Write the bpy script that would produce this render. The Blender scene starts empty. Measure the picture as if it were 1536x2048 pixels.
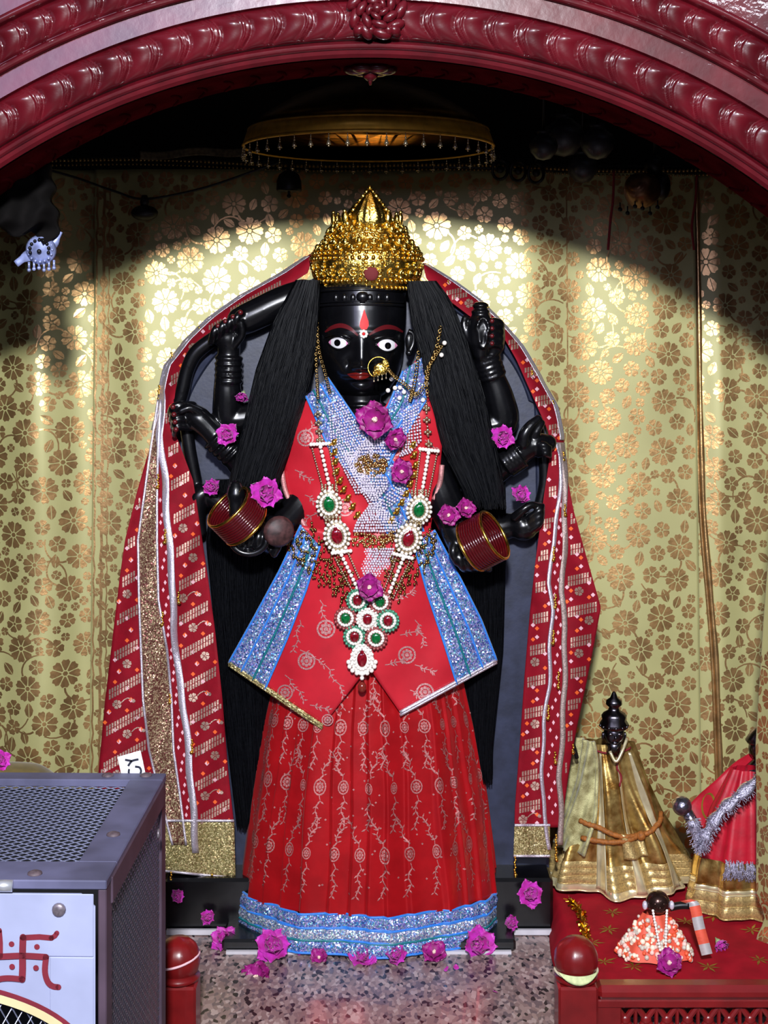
import bpy, math, random
from mathutils import Vector, Matrix
from math import sin, cos, pi, sqrt, exp

random.seed(7)
C = bpy.context.scene.collection
SC = bpy.context.scene

# ------------------------------------------------------------------ camera, world, lights
EYE = 1.235                      # eye height above the granite plinth
CAMY = -2.95
FPX = 2950.0
cam_d = bpy.data.cameras.new('camera')
cam = bpy.data.objects.new('camera', cam_d)
C.objects.link(cam)
cam.location = (0, CAMY, EYE)
cam.rotation_euler = (pi / 2, 0, 0)
cam_d.sensor_fit = 'HORIZONTAL'
cam_d.sensor_width = 36
cam_d.lens = FPX / 1536 * 36
cam_d.shift_x = 0.0
cam_d.shift_y = -(1024 - 650) / 1536
cam_d.clip_start = 0.05
SC.camera = cam

SC.view_settings.view_transform = 'Standard'
SC.view_settings.look = 'None'
SC.view_settings.exposure = 0.0
SC.view_settings.gamma = 1.0
SC.view_settings.use_curve_mapping = False

world = bpy.data.worlds.new('world')
SC.world = world
world.use_nodes = True
wn = world.node_tree.nodes
wl = world.node_tree.links
bg = wn['Background']
tc = wn.new('ShaderNodeTexCoord')
sx = wn.new('ShaderNodeSeparateXYZ')
wl.new(tc.outputs['Generated'], sx.inputs[0])
ramp = wn.new('ShaderNodeValToRGB')          # a dim hall: dark floor, bluish daylight above, behind the viewer
ramp.color_ramp.elements[0].position = 0.30
ramp.color_ramp.elements[0].color = (0.05, 0.045, 0.045, 1)
ramp.color_ramp.elements[1].position = 0.95
ramp.color_ramp.elements[1].color = (0.30, 0.33, 0.46, 1)
mp = wn.new('ShaderNodeMapRange')
mp.inputs['From Min'].default_value = -1
mp.inputs['From Max'].default_value = 1
wl.new(sx.outputs['Z'], mp.inputs['Value'])
wl.new(mp.outputs[0], ramp.inputs[0])
wl.new(ramp.outputs[0], bg.inputs['Color'])
bg.inputs['Strength'].default_value = 0.5


def area(name, loc, target, sx_, sy_, power, col):
    d = bpy.data.lights.new(name, 'AREA')
    d.shape = 'RECTANGLE'
    d.size = sx_
    d.size_y = sy_
    d.energy = power
    d.color = col
    o = bpy.data.objects.new(name, d)
    C.objects.link(o)
    o.location = loc
    o.rotation_euler = (Vector(target) - Vector(loc)).to_track_quat('-Z', 'Y').to_euler()
    return o


area('hall_floodlight', (-0.05, -3.5, EYE + 1.05), (0, 0.2, 0.7), 0.20, 0.20, 198, (0.95, 0.97, 1.0))
area('arch_sheen_fill', (-1.15, -5.6, EYE + 1.35), (-.3, 0, 1.4), 2.6, 1.05, 50, (0.60, 0.60, 1.0))  # unseen bluish panel, added for fill and lilac sheen on the arch
area('tube_light', (1.9, -4.4, EYE + 1.5), (0, 0, 1.3), 1.2, 0.12, 22, (0.85, 0.88, 1.0))


# ------------------------------------------------------------------ helpers
def P(px, py, Y):
    """point of the depth plane Y seen at photograph pixel (px, py)"""
    d = (Y - CAMY) / FPX
    return Vector(((px - 768) * d, Y, EYE - (py - 650) * d))


def lerp(a, b, t):
    return a + (b - a) * t


def interp(tab, x):
    if x <= tab[0][0]:
        return tab[0][1]
    for (x0, y0), (x1, y1) in zip(tab, tab[1:]):
        if x <= x1:
            return y0 + (y1 - y0) * (x - x0) / (x1 - x0)
    return tab[-1][1]


def polyat(pts, t):
    """point at fraction t (by length) of a 2D or 3D polyline"""
    ps = [Vector(p) for p in pts]
    ls = [(b - a).length for a, b in zip(ps, ps[1:])]
    tot = sum(ls)
    d = t * tot
    for i, l in enumerate(ls):
        if d <= l or i == len(ls) - 1:
            return ps[i].lerp(ps[i + 1], min(1, d / l if l else 0))
        d -= l


def smooth(pts, n):
    """n points of a Catmull-Rom curve through pts"""
    ps = [Vector(p) for p in pts]
    ps = [2 * ps[0] - ps[1]] + ps + [2 * ps[-1] - ps[-2]]
    m = len(ps) - 3
    out = []
    for i in range(n):
        t = i / (n - 1) * m
        k = min(int(t), m - 1)
        f = t - k
        a, b, c, d = ps[k:k + 4]
        out.append(0.5 * ((2 * b) + (c - a) * f + (2 * a - 5 * b + 4 * c - d) * f * f + (3 * b - a - 3 * c + d) * f ** 3))
    return out


def srgb(r, g, b):
    f = lambda c: (c / 255 / 12.92) if c / 255 <= 0.04045 else ((c / 255 + 0.055) / 1.055) ** 2.4
    return (f(r), f(g), f(b), 1)


_ball = {}


def ball_t(seg, rings):
    if (seg, rings) not in _ball:
        v = [(0, 0, 1)]
        for i in range(1, rings):
            a = pi * i / rings
            for j in range(seg):
                b = 2 * pi * j / seg
                v.append((sin(a) * cos(b), sin(a) * sin(b), cos(a)))
        v.append((0, 0, -1))
        f = []
        for j in range(seg):
            f.append((0, 1 + j, 1 + (j + 1) % seg))
        for i in range(rings - 2):
            o = 1 + i * seg
            for j in range(seg):
                f.append((o + j, o + seg + j, o + seg + (j + 1) % seg, o + (j + 1) % seg))
        o = 1 + (rings - 2) * seg
        for j in range(seg):
            f.append((len(v) - 1, o + (j + 1) % seg, o + j))
        _ball[(seg, rings)] = (v, f)
    return _ball[(seg, rings)]


ROOT = {}


class MB:
    """collects shapes and links them as ONE mesh object"""

    def __init__(self):
        self.v, self.f, self.m = [], [], []
        self.hard = False

    def add(self, vs, fs, mat=0):
        o = len(self.v)
        self.v.extend(tuple(p) for p in vs)
        self.f.extend(tuple(i + o for i in f) for f in fs)
        self.m.extend([mat] * len(fs))
        return self

    def ball(self, c, r, seg=10, rings=7, mat=0, s=(1, 1, 1), rot=None):
        v, f = ball_t(seg, rings)
        c = Vector(c)
        if rot is None:
            self.add([(c[0] + x * r * s[0], c[1] + y * r * s[1], c[2] + z * r * s[2]) for x, y, z in v], f, mat)
        else:
            self.add([c + rot @ Vector((x * r * s[0], y * r * s[1], z * r * s[2])) for x, y, z in v], f, mat)
        return self

    def tube(self, pts, r, n=8, mat=0, caps=True, closed=False, flat=1.0):
        ps = [Vector(p) for p in pts]
        k = len(ps)
        rs = r if isinstance(r, (list, tuple)) else [r] * k
        vs, fs = [], []
        up = None
        for i in range(k):
            if closed:
                t = ps[(i + 1) % k] - ps[i - 1]
            else:
                t = ps[min(i + 1, k - 1)] - ps[max(i - 1, 0)]
            if t.length < 1e-9:
                t = Vector((0, 0, 1))
            t.normalize()
            if up is None:
                up = Vector((0, 1, 0)) if abs(t.y) < 0.9 else Vector((0, 0, 1))
            a = t.cross(up)
            if a.length < 1e-6:
                a = t.orthogonal()
            a.normalize()
            b = a.cross(t).normalized()
            up = b
            for j in range(n):
                q = 2 * pi * j / n
                vs.append(ps[i] + (a * cos(q) + b * sin(q) * flat) * rs[i])
        m = k if closed else k - 1
        for i in range(m):
            for j in range(n):
                fs.append((i * n + j, i * n + (j + 1) % n, ((i + 1) % k) * n + (j + 1) % n, ((i + 1) % k) * n + j))
        if caps and not closed:
            fs.append(tuple(range(n - 1, -1, -1)))
            fs.append(tuple((k - 1) * n + j for j in range(n)))
        return self.add(vs, fs, mat)

    def grid(self, S, nu, nv, mat=0, thick=0.0, back=(0, 1, 0), closed_u=False):
        """S(u, v) sampled on a grid; thick adds a back layer along 'back' with a rim"""
        pts = [[Vector(S(i / nu, j / nv)) for i in range(nu + (0 if closed_u else 1))] for j in range(nv + 1)]
        w = len(pts[0])
        vs = [p for row in pts for p in row]
        fs = []
        for j in range(nv):
            for i in range(w if closed_u else w - 1):
                i2 = (i + 1) % w
                fs.append((j * w + i, j * w + i2, (j + 1) * w + i2, (j + 1) * w + i))
        if thick:
            n = len(vs)
            bk = Vector(back) * thick
            vs += [p + bk for p in vs]
            fs2 = [tuple(reversed([i + n for i in f])) for f in fs]
            rim = [j * w for j in range(nv + 1)]
            per = list(range(w)) + [j * w + w - 1 for j in range(1, nv + 1)] + [nv * w + i for i in range(w - 2, -1, -1)] + [j * w for j in range(nv - 1, 0, -1)]
            for a, b in zip(per, per[1:] + per[:1]):
                fs2.append((b, a, a + n, b + n))
            fs += fs2
        return self.add(vs, fs, mat)

    def box(self, c, size, mat=0, rot=None, bev=0.0):
        self.hard = True
        x, y, z = [s / 2 for s in size]
        if bev:
            b = min(bev, x * .9, y * .9, z * .9)
            vs, fs = [], []
            idx = {}
            for sx_ in (-1, 1):
                for sy_ in (-1, 1):
                    for sz_ in (-1, 1):
                        for ax in range(3):
                            p = [sx_ * (x - b), sy_ * (y - b), sz_ * (z - b)]
                            p[ax] += (sx_, sy_, sz_)[ax] * b
                            idx[(sx_, sy_, sz_, ax)] = len(vs)
                            vs.append(Vector(p))
            I = lambda s, ax: idx[(s[0], s[1], s[2], ax)]
            for ax in range(3):
                o1, o2 = [(1, 2), (2, 0), (0, 1)][ax]
                for s in (-1, 1):
                    q = []
                    for a, d in ((-1, -1), (1, -1), (1, 1), (-1, 1)):
                        k = [0, 0, 0]
                        k[ax] = s
                        k[o1] = a
                        k[o2] = d
                        q.append(I(k, ax))
                    fs.append(tuple(q if s > 0 else q[::-1]))
                # edges along axis ax
                for a in (-1, 1):
                    for d in (-1, 1):
                        k0 = [0, 0, 0]
                        k0[o1] = a
                        k0[o2] = d
                        k1 = k0[:]
                        k0[ax] = -1
                        k1[ax] = 1
                        q = (I(k0, o1), I(k0, o2), I(k1, o2), I(k1, o1))
                        fs.append(q if a * d < 0 else q[::-1])
            for sx_ in (-1, 1):
                for sy_ in (-1, 1):
                    for sz_ in (-1, 1):
                        q = [I((sx_, sy_, sz_), k) for k in range(3)]
                        fs.append(tuple(q if sx_ * sy_ * sz_ > 0 else q[::-1]))
        else:
            vs = [Vector((a * x, b * y, d * z)) for a in (-1, 1) for b in (-1, 1) for d in (-1, 1)]
            fs = [(0, 1, 3, 2), (4, 6, 7, 5), (0, 4, 5, 1), (2, 3, 7, 6), (0, 2, 6, 4), (1, 5, 7, 3)]
        c = Vector(c)
        vs = [c + (rot @ p if rot is not None else p) for p in vs]
        return self.add(vs, fs, mat)

    def lathe(self, prof, c, n=24, mat=0, sx_=1.0, sy_=1.0, rot=None, rf=None):
        """prof: (r, z) list, turned about the z axis through c"""
        c = Vector(c)
        vs, fs = [], []
        for k, (r, z) in enumerate(prof):
            for j in range(n):
                a = 2 * pi * j / n
                q = r * (rf(a, k / (len(prof) - 1)) if rf else 1)
                p = Vector((q * cos(a) * sx_, q * sin(a) * sy_, z))
                vs.append(c + (rot @ p if rot is not None else p))
        for k in range(len(prof) - 1):
            for j in range(n):
                fs.append((k * n + j, k * n + (j + 1) % n, (k + 1) * n + (j + 1) % n, (k + 1) * n + j))
        if prof[0][0] > 1e-6:
            fs.append(tuple(range(n - 1, -1, -1)))
        if prof[-1][0] > 1e-6:
            fs.append(tuple((len(prof) - 1) * n + j for j in range(n)))
        return self.add(vs, fs, mat)

    def prism(self, pts, d, mat=0):
        """polygon pts (3D, convex or star-shaped) extruded along vector d"""
        n = len(pts)
        d = Vector(d)
        ps = [Vector(p) for p in pts]
        vs = ps + [p + d for p in ps]
        c = sum(ps, Vector()) / n
        vs += [c, c + d]
        fs = [(i, (i + 1) % n, n + (i + 1) % n, n + i) for i in range(n)]
        fs += [((i + 1) % n, i, 2 * n) for i in range(n)] + [(n + i, n + (i + 1) % n, 2 * n + 1) for i in range(n)]
        return self.add(vs, fs, mat)

    def decal(self, S, poly, mat=0, rings=1):
        """polygon in the parameter plane of S laid on the surface as a fan"""
        n = len(poly)
        cx = sum(p[0] for p in poly) / n
        cy = sum(p[1] for p in poly) / n
        vs = [S(cx, cy)]
        fs = []
        for r in range(1, rings + 1):
            t = r / rings
            for p in poly:
                vs.append(S(lerp(cx, p[0], t), lerp(cy, p[1], t)))
        for i in range(n):
            fs.append((0, 1 + i, 1 + (i + 1) % n))
        for r in range(rings - 1):
            o = 1 + r * n
            for i in range(n):
                fs.append((o + i, o + n + i, o + n + (i + 1) % n, o + (i + 1) % n))
        return self.add(vs, fs, mat)

    def strip(self, S, pts, w, mat=0):
        """ribbon of width w (number or list) along pts in the parameter plane of S"""
        n = len(pts)
        ws = w if isinstance(w, (list, tuple)) else [w] * n
        vs, fs = [], []
        for i in range(n):
            a = pts[max(i - 1, 0)]
            b = pts[min(i + 1, n - 1)]
            dx, dy = b[0] - a[0], b[1] - a[1]
            l = math.hypot(dx, dy) or 1
            nx, ny = -dy / l * ws[i] / 2, dx / l * ws[i] / 2
            vs.append(S(pts[i][0] + nx, pts[i][1] + ny))
            vs.append(S(pts[i][0] - nx, pts[i][1] - ny))
        for i in range(n - 1):
            fs.append((2 * i, 2 * i + 1, 2 * i + 3, 2 * i + 2))
        return self.add(vs, fs, mat)

    def build(self, name, mats, parent=None, smooth_=True):
        if not isinstance(mats, (list, tuple)):
            mats = [mats]
        off = Vector((0, 0, 0))
        if parent is not None:
            off = ROOT.get(parent.name, Vector((0, 0, 0)))
        else:
            xs = [p[0] for p in self.v]
            ys = [p[1] for p in self.v]
            off = Vector(((min(xs) + max(xs)) / 2, (min(ys) + max(ys)) / 2, min(p[2] for p in self.v)))
        me = bpy.data.meshes.new(name)
        me.from_pydata([(x - off.x, y - off.y, z - off.z) for x, y, z in self.v], [], self.f)
        for m in mats:
            me.materials.append(m)
        me.polygons.foreach_set('material_index', self.m)
        me.polygons.foreach_set('use_smooth', [smooth_] * len(self.f))
        me.update()
        if self.hard:
            me.set_sharp_from_angle(angle=math.radians(38))
        o = bpy.data.objects.new(name, me)
        C.objects.link(o)
        if parent is not None:
            o.parent = parent
        else:
            o.location = off
        ROOT[o.name] = off
        return o


def thing(name, label, cat, loc=(0, 0, 0), group=None):
    o = bpy.data.objects.new(name, None)
    o.empty_display_size = 0.05
    C.objects.link(o)
    o.location = loc
    o['label'] = label
    o['category'] = cat
    if group:
        o['group'] = group
    ROOT[o.name] = Vector(loc)
    return o


def tag(o, label, cat, group=None):
    o['label'] = label
    o['category'] = cat
    if group:
        o['group'] = group
    return o


def struct(o):
    o['kind'] = 'structure'
    return o


def weighted(o, ang=35):
    try:
        o.data.set_sharp_from_angle(angle=math.radians(ang))
    except Exception:
        pass
    return o


def dup(root):
    r = root.copy()
    C.objects.link(r)
    for ch in list(root.children):
        c = ch.copy()
        C.objects.link(c)
        c.parent = r
        for g in list(ch.children):
            d = g.copy()
            C.objects.link(d)
            d.parent = c
    return r


# ------------------------------------------------------------------ materials
MATS = {}


def mat(name, col, rough=0.5, metal=0.0, var=0.0, vs=60.0, bump=0.0, bs=300.0, coat=0.0, sheen=0.0, spec=0.5, col2=None,
        aniso=0.0, detail=3.0, trans=0.0, rvar=0.0, stretch=None, bdist=0.002):
    if name in MATS:
        return MATS[name]
    m = bpy.data.materials.new(name)
    m.use_nodes = True
    nt = m.node_tree
    b = nt.nodes['Principled BSDF']
    col = tuple(col[:3]) + (1,)
    b.inputs['Base Color'].default_value = col
    b.inputs['Roughness'].default_value = rough
    b.inputs['Metallic'].default_value = metal
    b.inputs['Specular IOR Level'].default_value = spec
    b.inputs['Coat Weight'].default_value = coat
    b.inputs['Coat Roughness'].default_value = 0.06
    b.inputs['Sheen Weight'].default_value = sheen
    b.inputs['Anisotropic'].default_value = aniso
    b.inputs['Transmission Weight'].default_value = trans
    tcn = nt.nodes.new('ShaderNodeTexCoord')
    src = tcn.outputs['Object']
    if stretch:
        mpn = nt.nodes.new('ShaderNodeMapping')
        mpn.inputs['Scale'].default_value = stretch
        nt.links.new(src, mpn.inputs[0])
        src = mpn.outputs[0]
    if var or col2 or rvar:
        n = nt.nodes.new('ShaderNodeTexNoise')
        n.inputs['Scale'].default_value = vs
        n.inputs['Detail'].default_value = detail
        nt.links.new(src, n.inputs['Vector'])
        r = nt.nodes.new('ShaderNodeValToRGB')
        r.color_ramp.elements[0].position = 0.33
        r.color_ramp.elements[1].position = 0.67
        c2 = tuple(col2[:3]) if col2 else tuple(min(1, c * (1 + var)) for c in col[:3])
        c1 = col[:3] if col2 else tuple(c * (1 - var) for c in col[:3])
        r.color_ramp.elements[0].color = tuple(c1) + (1,)
        r.color_ramp.elements[1].color = tuple(c2) + (1,)
        nt.links.new(n.outputs[0], r.inputs[0])
        nt.links.new(r.outputs[0], b.inputs['Base Color'])
        if rvar:
            mr = nt.nodes.new('ShaderNodeMapRange')
            mr.inputs['To Min'].default_value = max(0.02, rough - rvar)
            mr.inputs['To Max'].default_value = min(1, rough + rvar)
            nt.links.new(n.outputs[0], mr.inputs['Value'])
            nt.links.new(mr.outputs[0], b.inputs['Roughness'])
    if bump:
        n2 = nt.nodes.new('ShaderNodeTexNoise')
        n2.inputs['Scale'].default_value = bs
        n2.inputs['Detail'].default_value = 4
        nt.links.new(src, n2.inputs['Vector'])
        bp = nt.nodes.new('ShaderNodeBump')
        bp.inputs['Strength'].default_value = bump
        bp.inputs['Distance'].default_value = bdist
        nt.links.new(n2.outputs[0], bp.inputs['Height'])
        nt.links.new(bp.outputs[0], b.inputs['Normal'])
        nt.links.new(bp.outputs[0], b.inputs['Coat Normal'])
    MATS[name] = m
    return m


def glitter(name, cols, scale=600.0, rough=0.18, metal=1.0, tilt=0.9, base=None):
    """sequins: every Voronoi cell has its own tilt and its own tint"""
    if name in MATS:
        return MATS[name]
    m = bpy.data.materials.new(name)
    m.use_nodes = True
    nt = m.node_tree
    b = nt.nodes['Principled BSDF']
    tcn = nt.nodes.new('ShaderNodeTexCoord')
    vo = nt.nodes.new('ShaderNodeTexVoronoi')
    vo.inputs['Scale'].default_value = scale
    nt.links.new(tcn.outputs['Object'], vo.inputs['Vector'])
    sub = nt.nodes.new('ShaderNodeVectorMath')
    sub.operation = 'SUBTRACT'
    sub.inputs[1].default_value = (0.5, 0.5, 0.5)
    nt.links.new(vo.outputs['Color'], sub.inputs[0])
    sc = nt.nodes.new('ShaderNodeVectorMath')
    sc.operation = 'SCALE'
    sc.inputs['Scale'].default_value = tilt
    nt.links.new(sub.outputs[0], sc.inputs[0])
    ge = nt.nodes.new('ShaderNodeNewGeometry')
    ad = nt.nodes.new('ShaderNodeVectorMath')
    ad.operation = 'ADD'
    nt.links.new(ge.outputs['Normal'], ad.inputs[0])
    nt.links.new(sc.outputs[0], ad.inputs[1])
    no = nt.nodes.new('ShaderNodeVectorMath')
    no.operation = 'NORMALIZE'
    nt.links.new(ad.outputs[0], no.inputs[0])
    nt.links.new(no.outputs[0], b.inputs['Normal'])
    rp = nt.nodes.new('ShaderNodeValToRGB')
    rp.color_ramp.interpolation = 'CONSTANT'
    while len(rp.color_ramp.elements) < len(cols):
        rp.color_ramp.elements.new(0.5)
    for i, c in enumerate(cols):
        rp.color_ramp.elements[i].position = i / len(cols)
        rp.color_ramp.elements[i].color = tuple(c[:3]) + (1,)
    sp = nt.nodes.new('ShaderNodeSeparateColor')
    nt.links.new(vo.outputs['Color'], sp.inputs[0])
    nt.links.new(sp.outputs[2], rp.inputs[0])
    nt.links.new(rp.outputs[0], b.inputs['Base Color'])
    b.inputs['Roughness'].default_value = rough
    b.inputs['Metallic'].default_value = metal
    MATS[name] = m
    return m


MAROON = mat('maroon_gloss_paint', srgb(76, 8, 18), 0.34, var=0.3, vs=16, bump=0.2, bs=45, coat=0.8, bdist=0.003, spec=0.26)
MAROOND = mat('maroon_dull_paint', srgb(84, 16, 24), 1.0, var=0.3, vs=18, spec=0.0)
DARKWALL = mat('sooty_wall', srgb(34, 28, 24), 0.9, var=0.3, vs=9)
GRANITE = None
STONE = mat('black_stone', srgb(9, 9, 12), 0.27, var=0.3, vs=30, coat=0.15, bump=0.05, bs=60)
STONE2 = mat('grey_black_slab', srgb(40, 45, 66), 0.45, var=0.25, vs=35, bump=0.1, bs=150)
CURTAIN = mat('olive_gold_satin', srgb(170, 165, 110), 0.5, var=0.08, vs=6, sheen=0.2, spec=0.5, metal=0.15)
FOIL = mat('gold_foil_print', srgb(204, 162, 108), 0.30, metal=0.82, var=0.25, vs=30, bump=0.25, bs=120, bdist=0.002)
GOLD = mat('polished_gold', srgb(236, 184, 76), 0.22, metal=1.0, var=0.12, vs=40, bump=0.15, bs=120)
GOLDB = mat('embossed_gold', srgb(246, 206, 104), 0.2, metal=1.0, var=0.2, vs=150, bump=0.5, bs=260, bdist=0.003)
DARKGOLD = mat('tarnished_gold', srgb(150, 122, 74), 0.3, metal=1.0, var=0.3, vs=200)
SILVER = mat('silver_bead', srgb(226, 218, 234), 0.2, metal=0.35, var=0.1, vs=100)
PEARL = mat('pearl', srgb(240, 232, 224), 0.2, coat=0.6)
EMBROIDS = mat('dull_pink_thread', srgb(168, 104, 102), 0.4, metal=0.5, var=0.3, vs=300, bump=0.5, bs=700)
REDSAT = mat('red_satin', srgb(178, 16, 24), 0.27, var=0.15, vs=18, sheen=0.05, metal=0.4, bump=0.12, bs=25, spec=0.6, bdist=0.004)
REDJ = mat('light_red_satin', srgb(190, 32, 46), 0.36, var=0.12, vs=14, bump=0.15, bs=22, spec=0.5, bdist=0.004, metal=0.1)
REDVEIL = mat('red_veil_cloth', srgb(128, 6, 26), 0.75, var=0.12, vs=40, bump=0.2, bs=500, spec=0.2)
EMBROID = mat('pink_gold_thread', srgb(190, 132, 132), 0.38, metal=0.45, var=0.25, vs=300, bump=0.5, bs=700)
EMBGOLD = mat('gold_thread', srgb(208, 176, 158), 0.35, metal=0.7, var=0.3, vs=300, bump=0.5, bs=700)
ORANGE = mat('orange_dye', srgb(232, 96, 36), 0.7)
WHITEDYE = mat('pink_white_dye', srgb(226, 176, 186), 0.7)
SEQ = glitter('blue_sequins', [srgb(70, 110, 190), srgb(150, 170, 230), srgb(120, 120, 200), srgb(200, 210, 240), srgb(80, 150, 220), srgb(170, 150, 215), srgb(110, 160, 170)], 420, 0.26, 0.5, 1.05)
SEQW = glitter('pale_sequins', [srgb(170, 170, 210), srgb(210, 205, 230), srgb(120, 135, 190), srgb(235, 235, 245), srgb(110, 150, 200), srgb(150, 190, 190)], 420, 0.28, 0.5, 1.0)
BLUE = mat('blue_piping', srgb(36, 120, 214), 0.45, var=0.15, vs=200, sheen=0.3)
TEAL = mat('teal_piping', srgb(20, 110, 120), 0.45, var=0.15, vs=200)
LACE = mat('silver_lace', srgb(222, 214, 228), 0.3, metal=0.75, var=0.15, vs=400, bump=0.6, bs=600)
GOTA = glitter('gold_gota', [srgb(150, 118, 92), srgb(120, 76, 66), srgb(200, 180, 140), srgb(104, 48, 46), srgb(150, 120, 96)], 480, 0.35, 0.5, 0.8)
GOTAG = glitter('gold_hem', [srgb(196, 182, 120), srgb(150, 140, 90), srgb(220, 205, 150), srgb(120, 100, 64)], 480, 0.35, 0.55, 0.9)
HAIR = mat('black_hair', srgb(7, 8, 12), 0.38, var=0.3, vs=200, spec=0.13)
MAGENTA = mat('magenta_petal', srgb(160, 12, 122), 0.5, col2=srgb(196, 46, 182), vs=70, sheen=0.2)
MAGENTAD = mat('dark_magenta_petal', srgb(112, 6, 78), 0.5, col2=srgb(160, 22, 128), vs=70)
PETALC = mat('flower_centre', srgb(235, 205, 190), 0.6)
SEPAL = mat('flower_sepal', srgb(140, 160, 110), 0.6)
EMERALD = mat('emerald', srgb(0, 92, 40), 0.06, coat=1.0, spec=0.8, var=0.4, vs=200)
RUBY = mat('ruby', srgb(120, 4, 22), 0.06, coat=1.0, spec=0.8, var=0.4, vs=200)
BANGLE = mat('dark_red_glass', srgb(74, 8, 14), 0.12, coat=0.8)
EYEW = mat('eye_white', srgb(238, 236, 240), 0.25, coat=0.4)
EYEB = mat('eye_black', srgb(6, 6, 8), 0.15, coat=0.5)
EYEP = mat('eye_corner_pink', srgb(226, 150, 190), 0.3)
TILAK = mat('vermilion', srgb(214, 20, 26), 0.6)
LIPS = mat('lip_red', srgb(100, 17, 13), 0.3, coat=0.3)
BROW = mat('brow_red', srgb(86, 16, 22), 0.35)
REDPAINT = mat('red_enamel', srgb(112, 18, 20), 0.3, var=0.2, vs=20, coat=0.2, bump=0.1, bs=60)
REDCLOTH = mat('red_platform_cloth', srgb(150, 14, 32), 0.8, var=0.15, vs=30, bump=0.15, bs=60, spec=0.15)
STEEL = mat('box_sheet_metal', srgb(88, 88, 116), 0.6, metal=0.15, var=0.3, vs=12, bump=0.1, bs=40)
STEELP = mat('white_painted_sheet', srgb(166, 172, 204), 0.45, metal=0.2, var=0.07, vs=15, bump=0.1, bs=40)
STEELD = mat('dark_angle_iron', srgb(74, 58, 72), 0.6, metal=0.1, var=0.25, vs=14)
WIRE = mat('wire_mesh', srgb(150, 154, 178), 0.28, metal=0.85)
SOOT = mat('blackened_metal', srgb(26, 25, 28), 0.4, metal=0.5, var=0.4, vs=40)
BLACKP = mat('black_plastic', srgb(12, 12, 15), 0.45)
BRONZE = mat('old_bronze', srgb(120, 84, 58), 0.35, metal=0.8, var=0.3, vs=60)
PEWTER = mat('dark_silver', srgb(96, 92, 100), 0.25, metal=1.0, var=0.35, vs=120)
# ------------------------------------------------------------------ granite, walls
def granite():
    m = bpy.data.materials.new('polished_granite')
    m.use_nodes = True
    nt = m.node_tree
    b = nt.nodes['Principled BSDF']
    t = nt.nodes.new('ShaderNodeTexCoord')
    v = nt.nodes.new('ShaderNodeTexVoronoi')
    v.inputs['Scale'].default_value = 150
    mpg = nt.nodes.new('ShaderNodeMapping')
    mpg.inputs['Scale'].default_value = (1, .55, 1)
    nt.links.new(t.outputs['Object'], mpg.inputs[0])
    nt.links.new(mpg.outputs[0], v.inputs['Vector'])
    s = nt.nodes.new('ShaderNodeSeparateColor')
    nt.links.new(v.outputs['Color'], s.inputs[0])
    r = nt.nodes.new('ShaderNodeValToRGB')
    r.color_ramp.interpolation = 'CONSTANT'
    cs = [(0, srgb(36, 31, 36)), (0.10, srgb(142, 118, 116)), (0.42, srgb(164, 140, 136)), (0.68, srgb(112, 96, 100)), (0.86, srgb(186, 166, 162))]
    while len(r.color_ramp.elements) < len(cs):
        r.color_ramp.elements.new(0.5)
    for e, (p, c) in zip(r.color_ramp.elements, cs):
        e.position = p
        e.color = c
    nt.links.new(s.outputs[0], r.inputs[0])
    n = nt.nodes.new('ShaderNodeTexNoise')
    n.inputs['Scale'].default_value = 14
    nt.links.new(t.outputs['Object'], n.inputs['Vector'])
    mx = nt.nodes.new('ShaderNodeMix')
    mx.data_type = 'RGBA'
    mx.blend_type = 'MULTIPLY'
    mx.inputs['Factor'].default_value = 0.5
    rr = nt.nodes.new('ShaderNodeValToRGB')
    rr.color_ramp.elements[0].color = (0.45, 0.4, 0.42, 1)
    rr.color_ramp.elements[0].position = 0.3
    rr.color_ramp.elements[1].position = 0.7
    nt.links.new(n.outputs[0], rr.inputs[0])
    nt.links.new(r.outputs[0], mx.inputs['A'])
    nt.links.new(rr.outputs[0], mx.inputs['B'])
    nt.links.new(mx.outputs['Result'], b.inputs['Base Color'])
    b.inputs['Roughness'].default_value = 0.3
    b.inputs['Coat Weight'].default_value = 0.12
    return m


GRANITE = granite()
m = MB()
m.box((0, 0.05, -0.2), (2.2, 1.0, 0.4), 0, bev=0.006)
o = struct(m.build('floor', GRANITE))
weighted(o)
HALLF = mat('hall_floor_tile', srgb(66, 58, 56), 0.5, var=0.1, vs=5)
m = MB()
m.box((0, -2.4, -0.44), (5.0, 3.9, 0.08), 0)
struct(m.build('floor_hall', HALLF))
m = MB()
m.box((0, 0.62, 1.0), (2.3, 0.06, 2.8))
struct(m.build('wall_back', DARKWALL))
for sgn, nm in ((-1, 'wall_left'), (1, 'wall_right')):
    m = MB()
    m.box((sgn * 1.12, 0.05, 1.0), (0.06, 1.1, 2.8))
    struct(m.build(nm, DARKWALL))
m = MB()
m.box((0, 0.05, 2.36), (2.3, 1.1, 0.06))
struct(m.build('ceiling', DARKWALL))

# ------------------------------------------------------------------ carved arch
ARX = (737 - 768) * 2.35 / FPX
ARR = 1.068
YF, YB = -0.60, -0.43
ARZ = EYE + 538 * 2.35 / FPX - ARR + 0.0
A0, A1 = -1.12, 1.12


def arc(a, s, y):
    r = ARR + s
    return Vector((ARX + r * sin(a), y, ARZ + r * cos(a) * 1.0))


def sweep(m, prof, n=260, mat_=0):
    k = len(prof)
    vs, fs = [], []
    for i in range(n + 1):
        a = lerp(A0, A1, i / n)
        for s, y in prof:
            vs.append(arc(a, s, y))
    for i in range(n):
        for j in range(k - 1):
            fs.append((i * k + j, (i + 1) * k + j, (i + 1) * k + j + 1, i * k + j + 1))
    m.add(vs, fs, mat_)


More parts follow.
